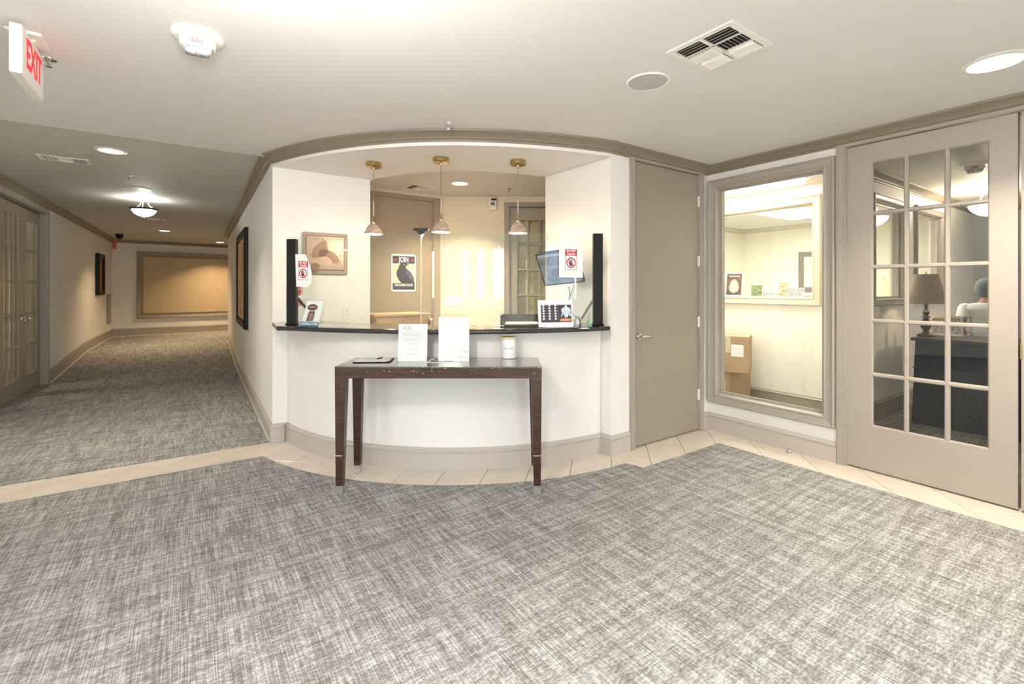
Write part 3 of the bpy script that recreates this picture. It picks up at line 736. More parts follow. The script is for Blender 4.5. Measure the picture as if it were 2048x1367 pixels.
# ------------------------------------------------------------------ hall wall items
def frame_art(M, u0, u1, z0, z1, depth, lab, fm, im, w=.08):
    root = thing('framed_picture', lab, 'picture', M)
    build('frame', framep(u0, u1, z0, z1, [(0, 0), (0, depth*.8), (.015, depth), (w*.8, depth*.85), (w, depth*.5), (w, 0)]), fm, root)
    build('artwork', G().box(u0+w*.9, -depth*.4, z0+w*.9, u1-w*.9, -.001, z1-w*.9), im, root)
    return root
ART = mat('brown_abstract_art', (.26, .12, .05), .6, var=.7, scale=4)
ART2 = mat('orange_abstract_art', (.55, .32, .16), .6, var=.5, scale=5)
frame_art(W_HALLL, 12.79, 13.5, 1.21, 2.085, .07, 'black framed picture on the left hall wall', BLACKP, ART)
ro = frame_art(W_HALLR, -8.7, -7.12, .81, 2.17, .055, 'tall black framed picture on the right hall wall near the desk', BLACKP, ART2, w=.10)
build('wood_liner', framep(-8.58, -7.24, .93, 2.05, [(0, 0), (0, .035), (.04, .03), (.04, 0)]), mat('light_wood_liner', (.55, .36, .17), .4, var=.15), ro)
tag(build('return_grille', G().box(14.2, -.016, .52, 14.72, -.001, 1.22), TRIMD, M=W_HALLL, bevel=.003), 'flat brown return air grille low on the left hall wall corner', 'grille')
tag(build('thermostat', G().box(14.05, -.03, 1.42, 14.2, 0, 1.60), WHITEP, M=W_HALLL, bevel=.005), 'small white thermostat beside the picture on the left hall wall', 'thermostat')
def outlet(M, u, zz, lab, sw=False, n=1):
    root = thing('light_switch' if sw else 'wall_outlet', lab, 'switch' if sw else 'outlet', M @ T(u, 0, zz))
    w = .035*n+.0
    build('cover_plate', G().box(-w, -.005, -.058, w, 0, .058), WHITEP, root, bevel=.002)
    for k in range(n):
        x = (k-(n-1)/2)*.046
        if sw: build('toggle', G().box(x-.005, -.014, -.010, x+.005, -.005, .012), WHITEP, root)
        else:
            for dz in (-.02, .02): build('socket', G().box(x-.013, -.0065, dz-.013, x+.013, -.005, dz+.013), WHITEP, root)
            for dz in (-.02, .02): build('slot', G().box(x-.006, -.007, dz-.004, x-.003, -.006, dz+.004).box(x+.003, -.007, dz-.004, x+.006, -.006, dz+.004), DARK, root)
u, zz = hit(185, 650, W_HALLL); outlet(W_HALLL, u, zz, 'small outlet cover low on the left hall wall under the light pool')
u, zz = hit(693, 625, W_BOOTHL); outlet(W_BOOTHL, u, zz, 'white wall outlet on the wall behind the desk, left of the brown door')
u, zz = hit(907, 602, W_BACKB); outlet(W_BACKB, u, zz, 'triple white switch plate on the back office wall', True, 3)
u, zz = hit(986, 410, W_BACKB)
pr = thing('door_chime', 'small white chime box high on the back office wall', 'chime', W_BACKB @ T(u, 0, zz))
build('case', G().box(-.045, -.045, -.07, .045, 0, .055), WHITEP, pr, bevel=.006)
build('speaker_slots', G().box(-.025, -.0455, -.01, .025, -.044, .03), INK, pr)
build('bracket', G().box(-.02, -.05, .055, .045, 0, .075), BLACKP, pr)

# plaque on the wall behind the desk
COP = mat('hammered_copper', (.36, .245, .19), .38, metal=.55, var=.12, scale=14, bump=.3, bscale=30)
COPD = mat('darkened_copper', (.22, .12, .085), .45, metal=.5, var=.2, scale=20)
ua, za = hit(602, 462, W_BOOTHL); ub, zb = hit(694, 552, W_BOOTHL); 
pl = thing('copper_plaque', 'square copper relief plaque with rivets on the wall behind the desk', 'wall art', W_BOOTHL)
_, za2 = hit(602, 463, W_BOOTHL); zt = 1.828; zb = hit(650, 549, W_BOOTHL)[1]
build('backing_board', G().box(ua+.01, -.03, zb, ub, 0, za2), mat('plaque_backing', (.36, .28, .22), .5, var=.05), pl, bevel=.012)
build('copper_sheet', G().box(ua+.035, -.045, zb+.04, ub-.035, -.03, za2-.03), COP, pl, bevel=.008)
cxu, czu = (ua+ub)/2+.01, (zb+za2)/2
def blob(pts, y0, y1):
    n = len(pts); g = G(); g.add([(p[0], y0, p[1]) for p in pts]+[(p[0], y1, p[1]) for p in pts], [tuple(range(n)), tuple(range(2*n-1, n-1, -1))]+[(i, (i+1) % n, n+(i+1) % n, n+i) for i in range(n)]); return g
sc_ = (ub-ua)*.42
def arcband(cx, cz, r0, r1, a0, a1, n=14):
    q = [(cx+r1*math.cos(math.radians(a0+(a1-a0)*i/n)), cz+r1*math.sin(math.radians(a0+(a1-a0)*i/n))) for i in range(n+1)]
    q += [(cx+r0*math.cos(math.radians(a1-(a1-a0)*i/n)), cz+r0*math.sin(math.radians(a1-(a1-a0)*i/n))) for i in range(n+1)]; return q
build('raised_figure', blob(arcband(cxu+.02, czu-.02, sc_*.18, sc_*.85, 100, 190), -.050, -.044), COPD, pl)
build('raised_figure', blob(arcband(cxu-.02, czu-.10, sc_*.45, sc_*.80, 10, 120), -.050, -.044), COPD, pl)
build('raised_figure', blob(arcband(cxu-.10, czu-.13, 0.0, sc_*.25, 0, 340), -.050, -.044), COPD, pl)
for i in range(8):
    for j in range(4):
        if (i in (0, 1, 7, 6) or j in (0,)):
            build('rivet', G().sphere((ua+.07+i*(ub-ua-.14)/7, -.045, za2-.06-j*.075), (.006, .005, .006), 8, 5), COP, pl)

# red sign behind the left post
ul, _ = hit(571, 590, W_BOOTHL); ur, _ = hit(604, 590, W_BOOTHL)
_, zt = hit(590, 562, W_BOOTHL); _, zb = hit(600, 611, W_BOOTHL); ul = hit(573, 590, W_BOOTHL)[0]
rs = thing('visitor_sign', 'red sign with white lettering and arrow behind the left black post', 'sign', W_BOOTHL @ T((ul+ur)/2, -.0, (zt+zb)/2))
w_, h_ = (ur-ul)/2, (zt-zb)/2
build('sign_board', G().box(-w_, -.01, -h_, w_, 0, h_), REDP, rs, bevel=.004)
build('border_line', framep(-w_+.006, w_-.006, -h_+.006, h_-.006, [(0, .010), (0, .0108), (.004, .0108), (.004, .010)]), PAPER, rs)
text('lettering', 'VISITORS', .034, PAPER, rs, T(0, -.0105, h_*.66), sx=.8); text('lettering', 'KINDLY SIGN IN', .032, PAPER, rs, T(.0, -.0105, h_*.36), sx=.66)
build('arrow', blob([(-.05, .012-.03), (.05, .012-.03), (.05, .03-.03), (.09, 0-.03), (.05, -.03-.03), (.05, -.012-.03), (-.05, -.012-.03)], -.0115, -.010), PAPER, rs)
text('lettering', 'ATLAS', .055, PAPER, rs, T(.0, -.0105, -h_*.66), sx=.7)

# do-not-touch notices on the glass
def notice(M, u, zz, w, h, tilt, lab, rounded=False):
    root = thing('warning_notice', lab, 'notice', M @ T(u, -.006, zz) @ Matrix.Rotation(tilt, 4, 'Y'))
    if rounded: pts = [(-w/2, h/2), (w*.12, h/2), (w*.38, h*.18), (w/2, -.05*h), (w*.48, -.38*h), (w*.30, -h/2), (-w*.38, -h/2)]
    else: pts = [(-w/2, h/2), (w/2, h/2), (w/2, -h/2), (-w/2, -h/2)]
    build('paper', blob(pts, -.0012, 0), PAPER, root)
    s = h/.29; k = T(-.0, 0, 0)
    pw, ph = .052*s, .084*s
    build('printed_border', framep(-pw, pw, -ph, ph, [(0, .0012), (0, .0018), (.003, .0018), (.003, .0012)]), INKD, root)
    build('red_header', G().box(-pw+.003, -.0018, ph*.36, pw-.003, -.0012, ph-.003), REDP, root)
    text('lettering', 'DO NOT\nTOUCH', .026*s, PAPER, root, T(0, -.0022, ph*.67), sx=.80, ext=.0003, bold=.0008)
    g = G(); R1, R0 = .042*s, .033*s; cz = -ph*.30
    build('prohibition_ring', blob([(R1*math.cos(t*math.pi/16), cz+R1*math.sin(t*math.pi/16)) for t in range(33)]+[(R0*math.cos(t*math.pi/16), cz+R0*math.sin(t*math.pi/16)) for t in range(32, -1, -1)], -.0022, -.0012), REDP, root)
    g = G().box(-.014*s, -.0018, cz-.026*s, .013*s, -.0012, cz+.002*s)
    for q in range(4): g.box((-.014+.007*q)*s, -.0018, cz, (-.009+.007*q)*s, -.0012, cz+(.02, .027, .025, .018)[q]*s)
    g.add([(-.012*s, -.0018, cz-.004*s), (-.020*s, -.0018, cz+.010*s), (-.024*s, -.0018, cz+.007*s), (-.014*s, -.0018, cz-.018*s)], [(0, 1, 2, 3)])
    build('hand_symbol', g, INKD, root)
    build('slash', blob([(-.028*s, cz+.024*s), (-.024*s, cz+.028*s), (.028*s, cz-.024*s), (.024*s, cz-.028*s)], -.0026, -.0012), REDP, root)
M, L = glass_panel(pj[0], pj[1], 0); u, zz = hit(608, 541, M)
notice(M @ T(0, -.003), u, zz, .165, .265, math.radians(2), 'white DO NOT TOUCH notice with curled right edge on the left glass', True)
M, L = glass_panel(pj[2], pj[3], 0); u, zz = hit(1141, 519, M)
notice(M @ T(0, -.003), u, zz, .205, .28, 0, 'rectangular white DO NOT TOUCH notice on the right glass')

# monitor over the desk
TL_ = P(1069, 508, 3.98); TR_ = P(1151, 497, 3.84); BL_ = P(1099, 571, 4.12)
ux = (TR_-TL_); vx = (BL_-TL_); wN = ux.cross(vx).normalized(); vx = wN.cross(ux.normalized())*vx.length
if vx.z > 0: vx = -vx
MW, MH = ux.length*1.02, vx.length
X_ = ux.normalized(); Z_ = -vx.normalized(); Y_ = Z_.cross(X_)
MM = Matrix(((X_.x, Y_.x, Z_.x, TL_.x), (X_.y, Y_.y, Z_.y, TL_.y), (X_.z, Y_.z, Z_.z, TL_.z), (0, 0, 0, 1)))
mo = thing('tilted_monitor', 'flat monitor tilted downward on the right wall behind the desk', 'monitor', MM)
build('case', G().box(0, 0, -MH, MW, .03, 0), BLACKP, mo, bevel=.006)
def screen_mat():
    m, nt, b = nodes('monitor_picture'); N = nt.nodes.new
    tc = N('ShaderNodeTexCoord'); v = N('ShaderNodeTexVoronoi'); v.inputs['Scale'].default_value = 28
    nt.links.new(tc.outputs['Object'], v.inputs['Vector']); n = N('ShaderNodeTexNoise'); n.inputs['Scale'].default_value = 9
    nt.links.new(tc.outputs['Object'], n.inputs['Vector'])
    mx = N('ShaderNodeMix'); mx.data_type = 'RGBA'; nt.links.new(n.outputs[0], mx.inputs[0]); nt.links.new(v.outputs['Color'], mx.inputs[6]); mx.inputs[7].default_value = (.10, .12, .16, 1)
    hs_ = N('ShaderNodeHueSaturation'); hs_.inputs['Saturation'].default_value = .25; hs_.inputs['Value'].default_value = .9
    nt.links.new(mx.outputs[2], hs_.inputs['Color']); nt.links.new(hs_.outputs[0], b.inputs['Emission Color']); b.inputs['Emission Strength'].default_value = .42
    b.inputs['Base Color'].default_value = (.01, .01, .01, 1); b.inputs['Roughness'].default_value = .6; b.inputs['Specular IOR Level'].default_value = .1; return m
build('screen', G().box(.016, -.002, -MH+.018, MW-.016, .001, -.016), screen_mat(), mo)
build('toolbar', G().box(.018, -.003, -.042, MW-.018, -.001, -.018), emis('toolbar_grey', (.7, .73, .78), .45), mo)
q1 = P(1138, 572, 4.0); q2 = P(1148, 570, 4.0); q3 = P(1138, 598, 4.0); q4 = P(1147, 632, 3.95)
tag(build('power_cable', G().tube([q1, P(1140, 590, 4.0), q3, P(1143, 615, 3.98), q4], .004, 6).tube([q2, P(1144, 582, 4.0), q3-Vector((0, 0, 0)), P(1136, 603, 4.0)], .003, 6), BLACKP), 'two black cables hanging below the tilted monitor', 'cable')
tag(build('wall_bracket', G().tube([P(1125, 540, 4.06), P(1150, 530, 4.12), P(1170, 528, 4.10)], .018, 8), BLACKP), 'black swivel bracket behind the tilted monitor', 'bracket')

# schedule card, dome webcam, green clip, on the counter
def ctop(x, y): 
    p = flo(x, y, 1.066); return p
b0 = ctop(1113, 656); M = T(.335, 3.555, 1.0685, math.radians(13)) @ Matrix.Rotation(math.radians(-9), 4, 'X')
w, h = .275, .205
cd = thing('schedule_card', 'white acrylic stand holding a dark printed schedule, right end of the counter', 'sign', M)
build('white_card', G().box(-w/2, 0, 0, w/2, .004, h), PAPER, cd)
build('printed_panel', G().box(-w/2+.022, -.001, .036, w/2-.012, 0, h-.036), mat('dark_plum_print', (.045, .03, .05), .5, var=.3, scale=10), cd)
gg = G(); gb = G()
for i in range(3):
    for j in range(6):
        x = -w/2+.035+i*.047; zz = .055+j*.0205
        gg.box(x, -.002, zz, x+.014, -.001, zz+.014); gb.box(x+.02, -.002, zz+.004, x+.034, -.001, zz+.009)
build('team_icons', gg, PAPER, cd, kind='stuff'); build('score_marks', gb, INK, cd, kind='stuff')
build('printed_figure', blob([(.04, .075), (.052, .11), (.045, .13), (.06, .15), (.07, .145), (.078, .165), (.092, .165), (.098, .145), (.112, .15), (.122, .125), (.118, .10), (.128, .085), (.11, .08), (.104, .10), (.095, .075), (.075, .07), (.065, .10)], -.002, -.001), mat('pale_blue_print', (.6, .68, .74), .5, var=.3, scale=60), cd)
build('orange_band', G().box(.035, -.002, .045, .135, -.001, .063), mat('orange_print', (.75, .30, .16), .5, var=.4, scale=120), cd)
build('easel_back', G().add([(-.05, .004, .0), (.05, .004, 0), (.05, .004, h*.8), (-.05, .004, h*.8), (-.05, .045, .01), (.05, .045, .01)], [(0, 3, 2, 1), (0, 4, 3), (1, 2, 5), (3, 4, 5, 2), (0, 1, 5, 4)]), GLASSC, cd)
b0 = ctop(1153, 647)
tag(build('chrome_dome_bell', G().lathe([(0, .072), (.02, .070), (.036, .058), (.043, .036), (.044, .012), (.047, .0), (0, 0)], seg=28), CHROME, M=T(.53, 3.86, 1.0655), smooth=True), 'small chrome dome on the counter below the monitor cables', 'bell')
b0 = ctop(1179, 651)
tag(build('green_box', G().box(-.012, -.01, 0, .012, .01, .046), mat('green_plastic', (.16, .42, .24), .3, var=.1), M=T(b0.x, b0.y+.03, 1.0655), bevel=.002), 'tiny green box beside the right black post', 'box')
# contractors stand, left end
b0 = ctop(622, 655); M = T(-1.575, 3.655, 1.0655, math.radians(-16)) @ Matrix.Rotation(math.radians(-13), 4, 'X')
cs = thing('contractors_stand', 'clear stand with an OPEN CONTRACTORS picture card, left end of the counter', 'sign', M)
build('card', G().add([(-.085, 0, 0), (.078, 0, 0), (.098, 0, .20), (-.055, 0, .20), (-.085, .003, 0), (.078, .003, 0), (.098, .003, .20), (-.055, .003, .20)], [(0,1,2,3),(7,6,5,4),(0,4,5,1),(1,5,6,2),(2,6,7,3),(3,7,4,0)]), PAPER, cs)
build('blue_band', G().box(-.095, -.006, 0, .08, -.0005, .034), mat('blue_band', (.06, .17, .32), .5), cs)
text('lettering', 'CONTRACTORS', .027, PAPER, cs, T(-.008, -.0065, .017), sx=.86, bold=.0006)
build('pictured_tower', blob([(-.038, .04), (.022, .04), (.032, .12), (-.024, .12)], -.0015, 0), mat('tower_print', (.10, .06, .05), .5, var=.3), cs)
build('pictured_door', blob([(-.022, .045), (.012, .045), (.020, .105), (-.012, .105)], -.0022, -.0015), mat('tower_door_print', (.36, .14, .11), .5, var=.2), cs)
build('pictured_sign_oval', blob([(.002+.048*math.cos(t*.3927), .150+.026*math.sin(t*.3927)) for t in range(16)], -.0015, 0), INKD, cs)
text('lettering', 'OPEN', .028, mat('neon_orange_print', (.85, .30, .16), .5), cs, T(.004, -.0022, .150))
build('clear_sleeve', G().box(-.09, -.009, 0, .12, -.008, .212), GLASS, cs)

# poster on the brown door
u0, z1 = hit(783, 507, W_BACKA); u1, _ = hit(832, 507, W_BACKA); _, z0 = hit(783, 583, W_BACKA)
w, h = (u1-u0), (z1-z0)
po = thing('raven_poster', 'JOIN poster with a large dark raven taped to the brown door', 'poster', W_BACKA @ T((u0+u1)/2, .008, (z0+z1)/2))
build('paper', G().box(-w/2, -.002, -h/2, w/2, 0, h/2), PAPER, po)
build('cream_ground', G().box(-w*.45, -.0025, -h*.45, w*.45, -.002, h*.45), mat('cream_print', (.72, .64, .48), .6), po)
build('top_band', G().box(-w*.45, -.003, h*.25, w*.45, -.0025, h*.45), INKD, po)
build('bottom_band', G().box(-w*.45, -.003, -h*.45, w*.45, -.0025, -h*.27), INKD, po)
for s in (-1, 1): build('red_bar', G().box(s*w*.28, -.0035, h*.33, s*w*.43, -.003, h*.37), REDP, po)
text('lettering', 'JOIN', h*.21, PAPER, po, T(0, -.0036, h*.35), sx=.62, bold=.002)
text('lettering', 'THE RAVENS FLOCK!', h*.088, PAPER, po, T(0, -.0036, -h*.325), sx=.62, bold=.001)
bird = [(-.22, .12), (-.18, .20), (-.10, .26), (.02, .27), (.10, .25), (.22, .22), (.10, .19), (.08, .14), (.18, .08), (.30, .02), (.36, -.06), (.42, -.16), (.44, -.28), (-.08, -.28), (-.20, -.20), (-.28, -.08), (-.30, .0), (-.26, .08)]
build('printed_bird', blob([(a*w, b*h) for a, b in bird], -.0032, -.0025), mat('raven_print', (.055, .045, .07), .5, var=.6, scale=30), po)
build('printed_wing', blob([(a*w, b*h) for a, b in [(.08, .10), (.30, .02), (.42, -.14), (.44, -.26), (.30, -.18), (.18, -.10), (.10, 0)]], -.0038, -.0032), mat('wing_print', (.15, .10, .20), .5, var=.4, scale=40), po)
build('printed_eye', G().box(-.01*w, -.0038, .21*h, .02*w, -.0032, .23*h), PAPER, po)
for sx_ in (-1, 1):
    for sz in (-1, 1): build('green_tape', G().box(sx_*w/2-.014, -.0035, sz*h/2-.014, sx_*w/2+.014, -.002, sz*h/2+.014), mat('green_tape', (.28, .34, .14), .6), po)

# behind the desk: document tray, chair back, low cabinet
pt = P(1036, 631, 4.05)
tr = thing('document_tray', 'black two-tier tray behind the counter under the rightmost pendant', 'tray', T(pt.x+.02, pt.y, .76))
build('side_wall', G().box(-.17, -.1, 0, -.15, .16, .37), BLACKP, tr, bevel=.004); build('side_wall', G().box(.17, -.1, 0, .19, .16, .37), BLACKP, tr, bevel=.004)
build('shelf', G().box(-.15, -.1, .20, .17, .16, .215), BLACKP, tr); build('back_wall', G().box(-.15, .15, 0, .17, .16, .37), DARK, tr)
build('paper_stack', G().box(-.13, -.12, .30, .15, .13, .306), PAPER, tr); build('shelf', G().box(-.15, -.1, .285, .17, .16, .298), BLACKP, tr)
wd = mat('maple_laminate', (.55, .36, .20), .45, var=.1, stretch=(1, 8, 8))
pt = P(782, 627, 5.0)
cb = thing('low_cabinet', 'tan low cabinet in front of the brown door behind the desk', 'cabinet', T(pt.x, pt.y, 0, TH))
build('body', G().box(-.22, -.2, 0, .34, .2, 1.07), wd, cb, bevel=.004); build('top', G().box(-.24, -.22, 1.07, .36, .21, 1.095), wd, cb, bevel=.004)
build('door', G().box(-.2, -.215, .08, .05, -.2, 1.03), wd, cb); build('door', G().box(.06, -.215, .08, .32, -.2, 1.03), wd, cb)
pt = P(962, 650, 4.35)
ch = thing('office_chair', 'brown rounded chair back just above the counter behind the glass', 'chair', T(pt.x, pt.y, 0))
LE = mat('brown_leather', (.12, .07, .04), .5, var=.1)
build('backrest', G().box(-.19, -.04, .55, .19, .03, 1.02), LE, ch, bevel=.05); build('seat', G().box(-.23, -.45, .42, .23, 0, .50), LE, ch, bevel=.03)
build('pedestal', G().tube([(0, -.2, .06), (0, -.2, .42)], .025, 10), STEEL, ch)
build('back_support', G().box(-.03, .0, .44, .03, .03, .6), BLACKP, ch)
for k in range(5):
    a = k*1.2566; build('castor_leg', G().tube([(0, -.2, .09), (.26*math.cos(a), -.2+.26*math.sin(a), .05), (.26*math.cos(a), -.2+.26*math.sin(a), .006)], .016, 6), BLACKP, ch)

# ------------------------------------------------------------------ console table
TY0, TY1, TX0, TX1, TZ = 3.094, 3.50, -1.168, .196, .846
tb = thing('console_table', 'dark espresso wooden console table with tapered legs in front of the curved desk', 'table', T((TX0+TX1)/2, (TY0+TY1)/2, .005))
hx, hy = (TX1-TX0)/2, (TY1-TY0)/2; tz = TZ-.005
build('tabletop', G().box(-hx, -hy, tz-.012, hx, hy, tz), WOODT, tb, bevel=.002)
for s in (-1, 1):
    build('apron', G().box(-hx+.002, s*(hy-.002), tz-.078, hx-.002, s*(hy-.024), tz-.012), WOOD, tb)
    build('apron', G().box(s*(hx-.002), -hy+.024, tz-.078, s*(hx-.024), hy-.024, tz-.012), WOOD, tb)
CHIP = mat('chipped_bare_wood', (.75, .62, .48), .7, var=.3, scale=80)
for sx_ in (-1, 1):
    for sy_ in (-1, 1):
        w0, w1 = .036, .023; cxl, cyl = sx_*(hx-w0), sy_*(hy-w0)
        lg = build('leg', G().taper((cxl, cyl, .055), (w1, w1), (cxl, cyl, tz-.012), (w0, w0)), WOOD, tb, bevel=.002)
        # outer faces of the taper stay nearly plumb
        lg.data.transform(Matrix.Identity(4))
        for v_ in lg.data.vertices:
            if v_.co.z < .3: v_.co.x += sx_*(w0-w1)*.55 ; v_.co.y += sy_*(w0-w1)*.9
        ox, oy = sx_*(w0-w1)*.55, sy_*(w0-w1)*.9
        build('metal_foot', G().taper((cxl+ox, cyl+oy, .0), (w1-.001, w1-.001), (cxl+ox, cyl+oy, .055), (w1+.0006, w1+.0006)), STEEL, lg)
        if sy_ < 0:
            build('paint_chip', G().box(cxl+ox-w1-.0028, cyl+oy-w1-.0042, .253, cxl+ox+w1*.9, cyl+oy-w1-.002, .257), CHIP, lg)
random.seed(3)
g = G()
for k in range(22):
    x = random.choice((random.uniform(-.15, .1), random.uniform(hx-.12, hx-.01), random.uniform(-hx, hx)))
    zz = tz-random.choice((.002, .004, .014, .03, .06))*random.uniform(.6, 1.2); l = random.uniform(.003, .018)
    g.box(x, -hy-.0006, zz, x+l, -hy+.001, zz+random.uniform(.001, .003))
build('edge_wear', g, CHIP, tb, kind='stuff')
# things on the table
TT = TZ+.0004
def ttop(x, y): return flo(x, y, TT)
c = ttop(742, 722)
cb_ = thing('clipboard', 'black clipboard with a white sheet lying on the left of the console table', 'clipboard', T(c.x+.015, c.y+.02, TT, math.radians(3)))
build('board', G().box(-.125, -.09, 0, .125, .10, .006), BLACKP, cb_, bevel=.002)
build('sheet', G().box(-.118, -.078, .0062, .108, .092, .0085), PAPER, cb_)
build('clip', G().box(.108, -.05, .006, .124, .05, .016), STEEL, cb_, bevel=.002)
pn = thing('pen', 'small dark pen resting on the clipboard sheet', 'pen', T(c.x+.045, c.y+.06, TT+.0125, math.radians(70)))
build('barrel', G().tube([(-.03, 0, 0), (.03, 0, 0)], .004, 8), BLACKP, pn); build('tip', G().tube([(.03, 0, 0), (.04, 0, 0)], [.003, .001], 8), CHROME, pn)
# ATLAS letter
c = Vector((-.705, 3.325, 0))
at = thing('letter_sign', 'white framed ATLAS letter standing on the console table', 'sign', T(c.x, c.y+.0, TT) @ Matrix.Rotation(math.radians(-6), 4, 'X'))
w, h = .206, .262
build('sheet', G().box(-w/2, 0, 0, w/2, .003, h), PAPER, at); build('acrylic_cover', G().box(-w/2, -.003, 0, w/2, -.002, h), GLASS, at)
text('lettering', 'ATLAS', .036, INK, at, T(-.045, -.0008, h-.030), sx=.62, ext=.0004)
g = G(); random.seed(5)
rows = [(h-.052, -.06, .05)]+[(h-.064-.0058*k, -.072, .075) for k in range(5)]+[(h-.102-.0058*k, -.072, .075 if k < 3 else 0) for k in range(4)]+[(h-.135, -.045, .045), (h-.148, .005, .045), (h-.178, -.035, .03), (h-.215, -.05, .04)]
for zz, xa, xb in rows:
    x = xa
    while x < xb:
        l = random.uniform(.004, .013); g.box(x, -.0004, zz-.0009, min(x+l, xb), 0, zz+.0009); x += l+.0022
build('body_text_lines', g, INK, at, kind='stuff'); build('easel_back', G().add([(-.04, .003, .0), (.04, .003, 0), (.04, .003, h*.7), (-.04, .003, h*.7), (-.04, .06, .006), (.04, .06, .006)], [(0, 3, 2, 1), (0, 4, 3), (1, 2, 5), (3, 4, 5, 2), (0, 1, 5, 4)]), GLASS, at)
# floral sign
c = Vector((-.412, 3.32, 0))
fs = thing('blank_sign', 'tall white sign with a faint flower corner standing on the console table', 'sign', T(c.x, c.y+.0, TT) @ Matrix.Rotation(math.radians(-3.5), 4, 'X'))
w, h = .217, .312
build('sheet', G().box(-w/2, 0, 0, w/2, .003, h), PAPER, fs); build('acrylic_cover', G().box(-w/2-.002, -.003, 0, w/2+.002, -.002, h+.002), GLASS, fs)
g = G()
for (x, zz, s) in ((.055, .075, .010), (.075, .105, .008), (.048, .055, .007), (.08, .13, .005), (.095, .06, .007)):
    g.add([(x, -.0005, zz-s), (x+s*.4, -.0005, zz), (x+s*.2, -.0005, zz+s), (x-s*.4, -.0005, zz)], [(0, 1, 2, 3)])
build('printed_leaves', g, mat('grey_leaf_print', (.45, .50, .52), .6), fs)
build('printed_flower', blob([(.083+.011*(1+.2*math.cos(5*t))*math.cos(t), .068+.011*(1+.2*math.cos(5*t))*math.sin(t)) for t in [i*.314 for i in range(20)]], -.0005, 0), mat('pink_print', (.86, .66, .66), .6), fs)
build('caption_line', G().box(.03, -.0004, .028, .095, 0, .030), INK, fs)
build('easel_back', G().add([(-.04, .003, .0), (.04, .003, 0), (.04, .003, h*.7), (-.04, .003, h*.7), (-.04, .07, .006), (.04, .07, .006)], [(0, 3, 2, 1), (0, 4, 3), (1, 2, 5), (3, 4, 5, 2), (0, 1, 5, 4)]), GLASS, fs)
# leaflet of photos
c0 = ttop(852, 724.5); c1 = ttop(912, 724.5); c2 = ttop(918, 716.5); c3 = ttop(864, 716.5)
lf = thing('photo_leaflet', 'flat leaflet with four dark photo squares lying before the tall white sign', 'leaflet', T(c0.x, c0.y, TT))
build('sheet', G().prism([(0, 0), (c1.x-c0.x, 0), (c2.x-c0.x+.01, c2.y-c0.y), (c3.x-c0.x-.005, c3.y-c0.y)], 0, .0015), PAPER, lf)
dw, dh = c1.x-c0.x, c2.y-c0.y
PHO = mat('dark_photo_print', (.06, .08, .085), .4, var=.8, scale=60)
for i in range(2):
    for j in range(2):
        xa = dw*(.10+.42*i)+.012*j; build('photo', G().box(xa, dh*(.12+.45*j), .0016, xa+dw*.36, dh*(.12+.45*j)+dh*.34, .002), PHO, lf)
# candle
c = ttop(1017.5, 717)
cn = thing('candle_jar', 'white candle jar with pale wooden lid on the console table', 'candle', T(c.x, c.y+.038, TT))
WJ = mat('white_ceramic', (.86, .86, .85), .15, var=.01, coat=.3)
r = .0555
build('jar', G().lathe([(0, 0), (r-.006, 0), (r-.001, .004), (r, .012), (r, .140), (r-.004, .142), (0, .142)], seg=44), WJ, cn, smooth=True)
build('lid', G().lathe([(0, .142), (r-.001, .142), (r, .144), (r, .155), (r-.002, .157), (0, .157)], seg=44), mat('pale_bamboo', (.78, .60, .36), .45, var=.08, stretch=(1, 12, 1)), cn, smooth=True)
tx = text('lettering', 'just. hey!', .022, INK, cn, T(0, -r-.0002, .078), ext=.0002)
for v_ in tx.data.vertices:   # wrap round the jar
    x_ = v_.co.x; a_ = x_/r; v_.co.x = r*math.sin(a_); v_.co.z += -(r-r*math.cos(a_))
# door stop
c = flo(1578, 905)
ds = thing('door_stop', 'small chrome dome door stop on the tiles by the right baseboard', 'door stop', T(c.x, c.y, 0))
build('base', G().lathe([(0, 0), (.022, 0), (.023, .006), (.018, .010), (0, .011)], seg=24), CHROME, ds, smooth=True)
build('bumper', G().lathe([(0, .010), (.012, .010), (.016, .018), (.015, .026), (.009, .031), (0, .032)], seg=24), CHROME, ds, smooth=True)

# ------------------------------------------------------------------ side office behind window 1
TRF = emis('troffer_glow', (1, .97, .85), 9.0)
def troffer(a, b, sa, sb, lab, watts):
    x, y = ab(a, b); root = thing('wrap_light', lab, 'ceiling light', T(x, y, ZC, TH), 'long office ceiling lights')
    build('pan', G().box(-sa/2, -sb/2, -.03, sa/2, sb/2, 0), WHITEP, root, bevel=.004)
    build('diffuser', G().box(-sa/2+.01, -sb/2+.02, -.085, sa/2-.01, sb/2-.02, -.03), TRF, root, bevel=.03)
    l = light('wrap_lamp', 'AREA', (x, y, ZC-.12), watts, (1, .95, .84), .5, spot=175)
troffer(5.06, 3.0, .55, 1.45, 'long white ceiling light just inside the office window', 26)
troffer(7.2, 3.4, 1.5, .6, 'long white ceiling light in the second office beyond', 125)
def carton(M, sx, sy, sz, lab, tapes=True):
    root = thing('cardboard_box', lab, 'box', M, 'cartons in the office')
    build('body', G().box(-sx/2, -sy/2, 0, sx/2, sy/2, sz-.004), CARD, root, bevel=.006)
    build('flap', G().box(-sx/2+.002, -sy/2, sz-.004, -.002, sy/2, sz), CARD, root); build('flap', G().box(.002, -sy/2, sz-.004, sx/2-.002, sy/2, sz), CARD, root)
    build('tape', G().box(-.025, -sy/2-.001, sz*.55, .025, -sy/2, sz), TAPE, root)
    build('shipping_label', G().box(sx/2*.15, -sy/2-.0015, sz*.45, sx/2*.75, -sy/2, sz*.78), PAPER, root)
    return root
x, y = ab(5.22, 3.16)
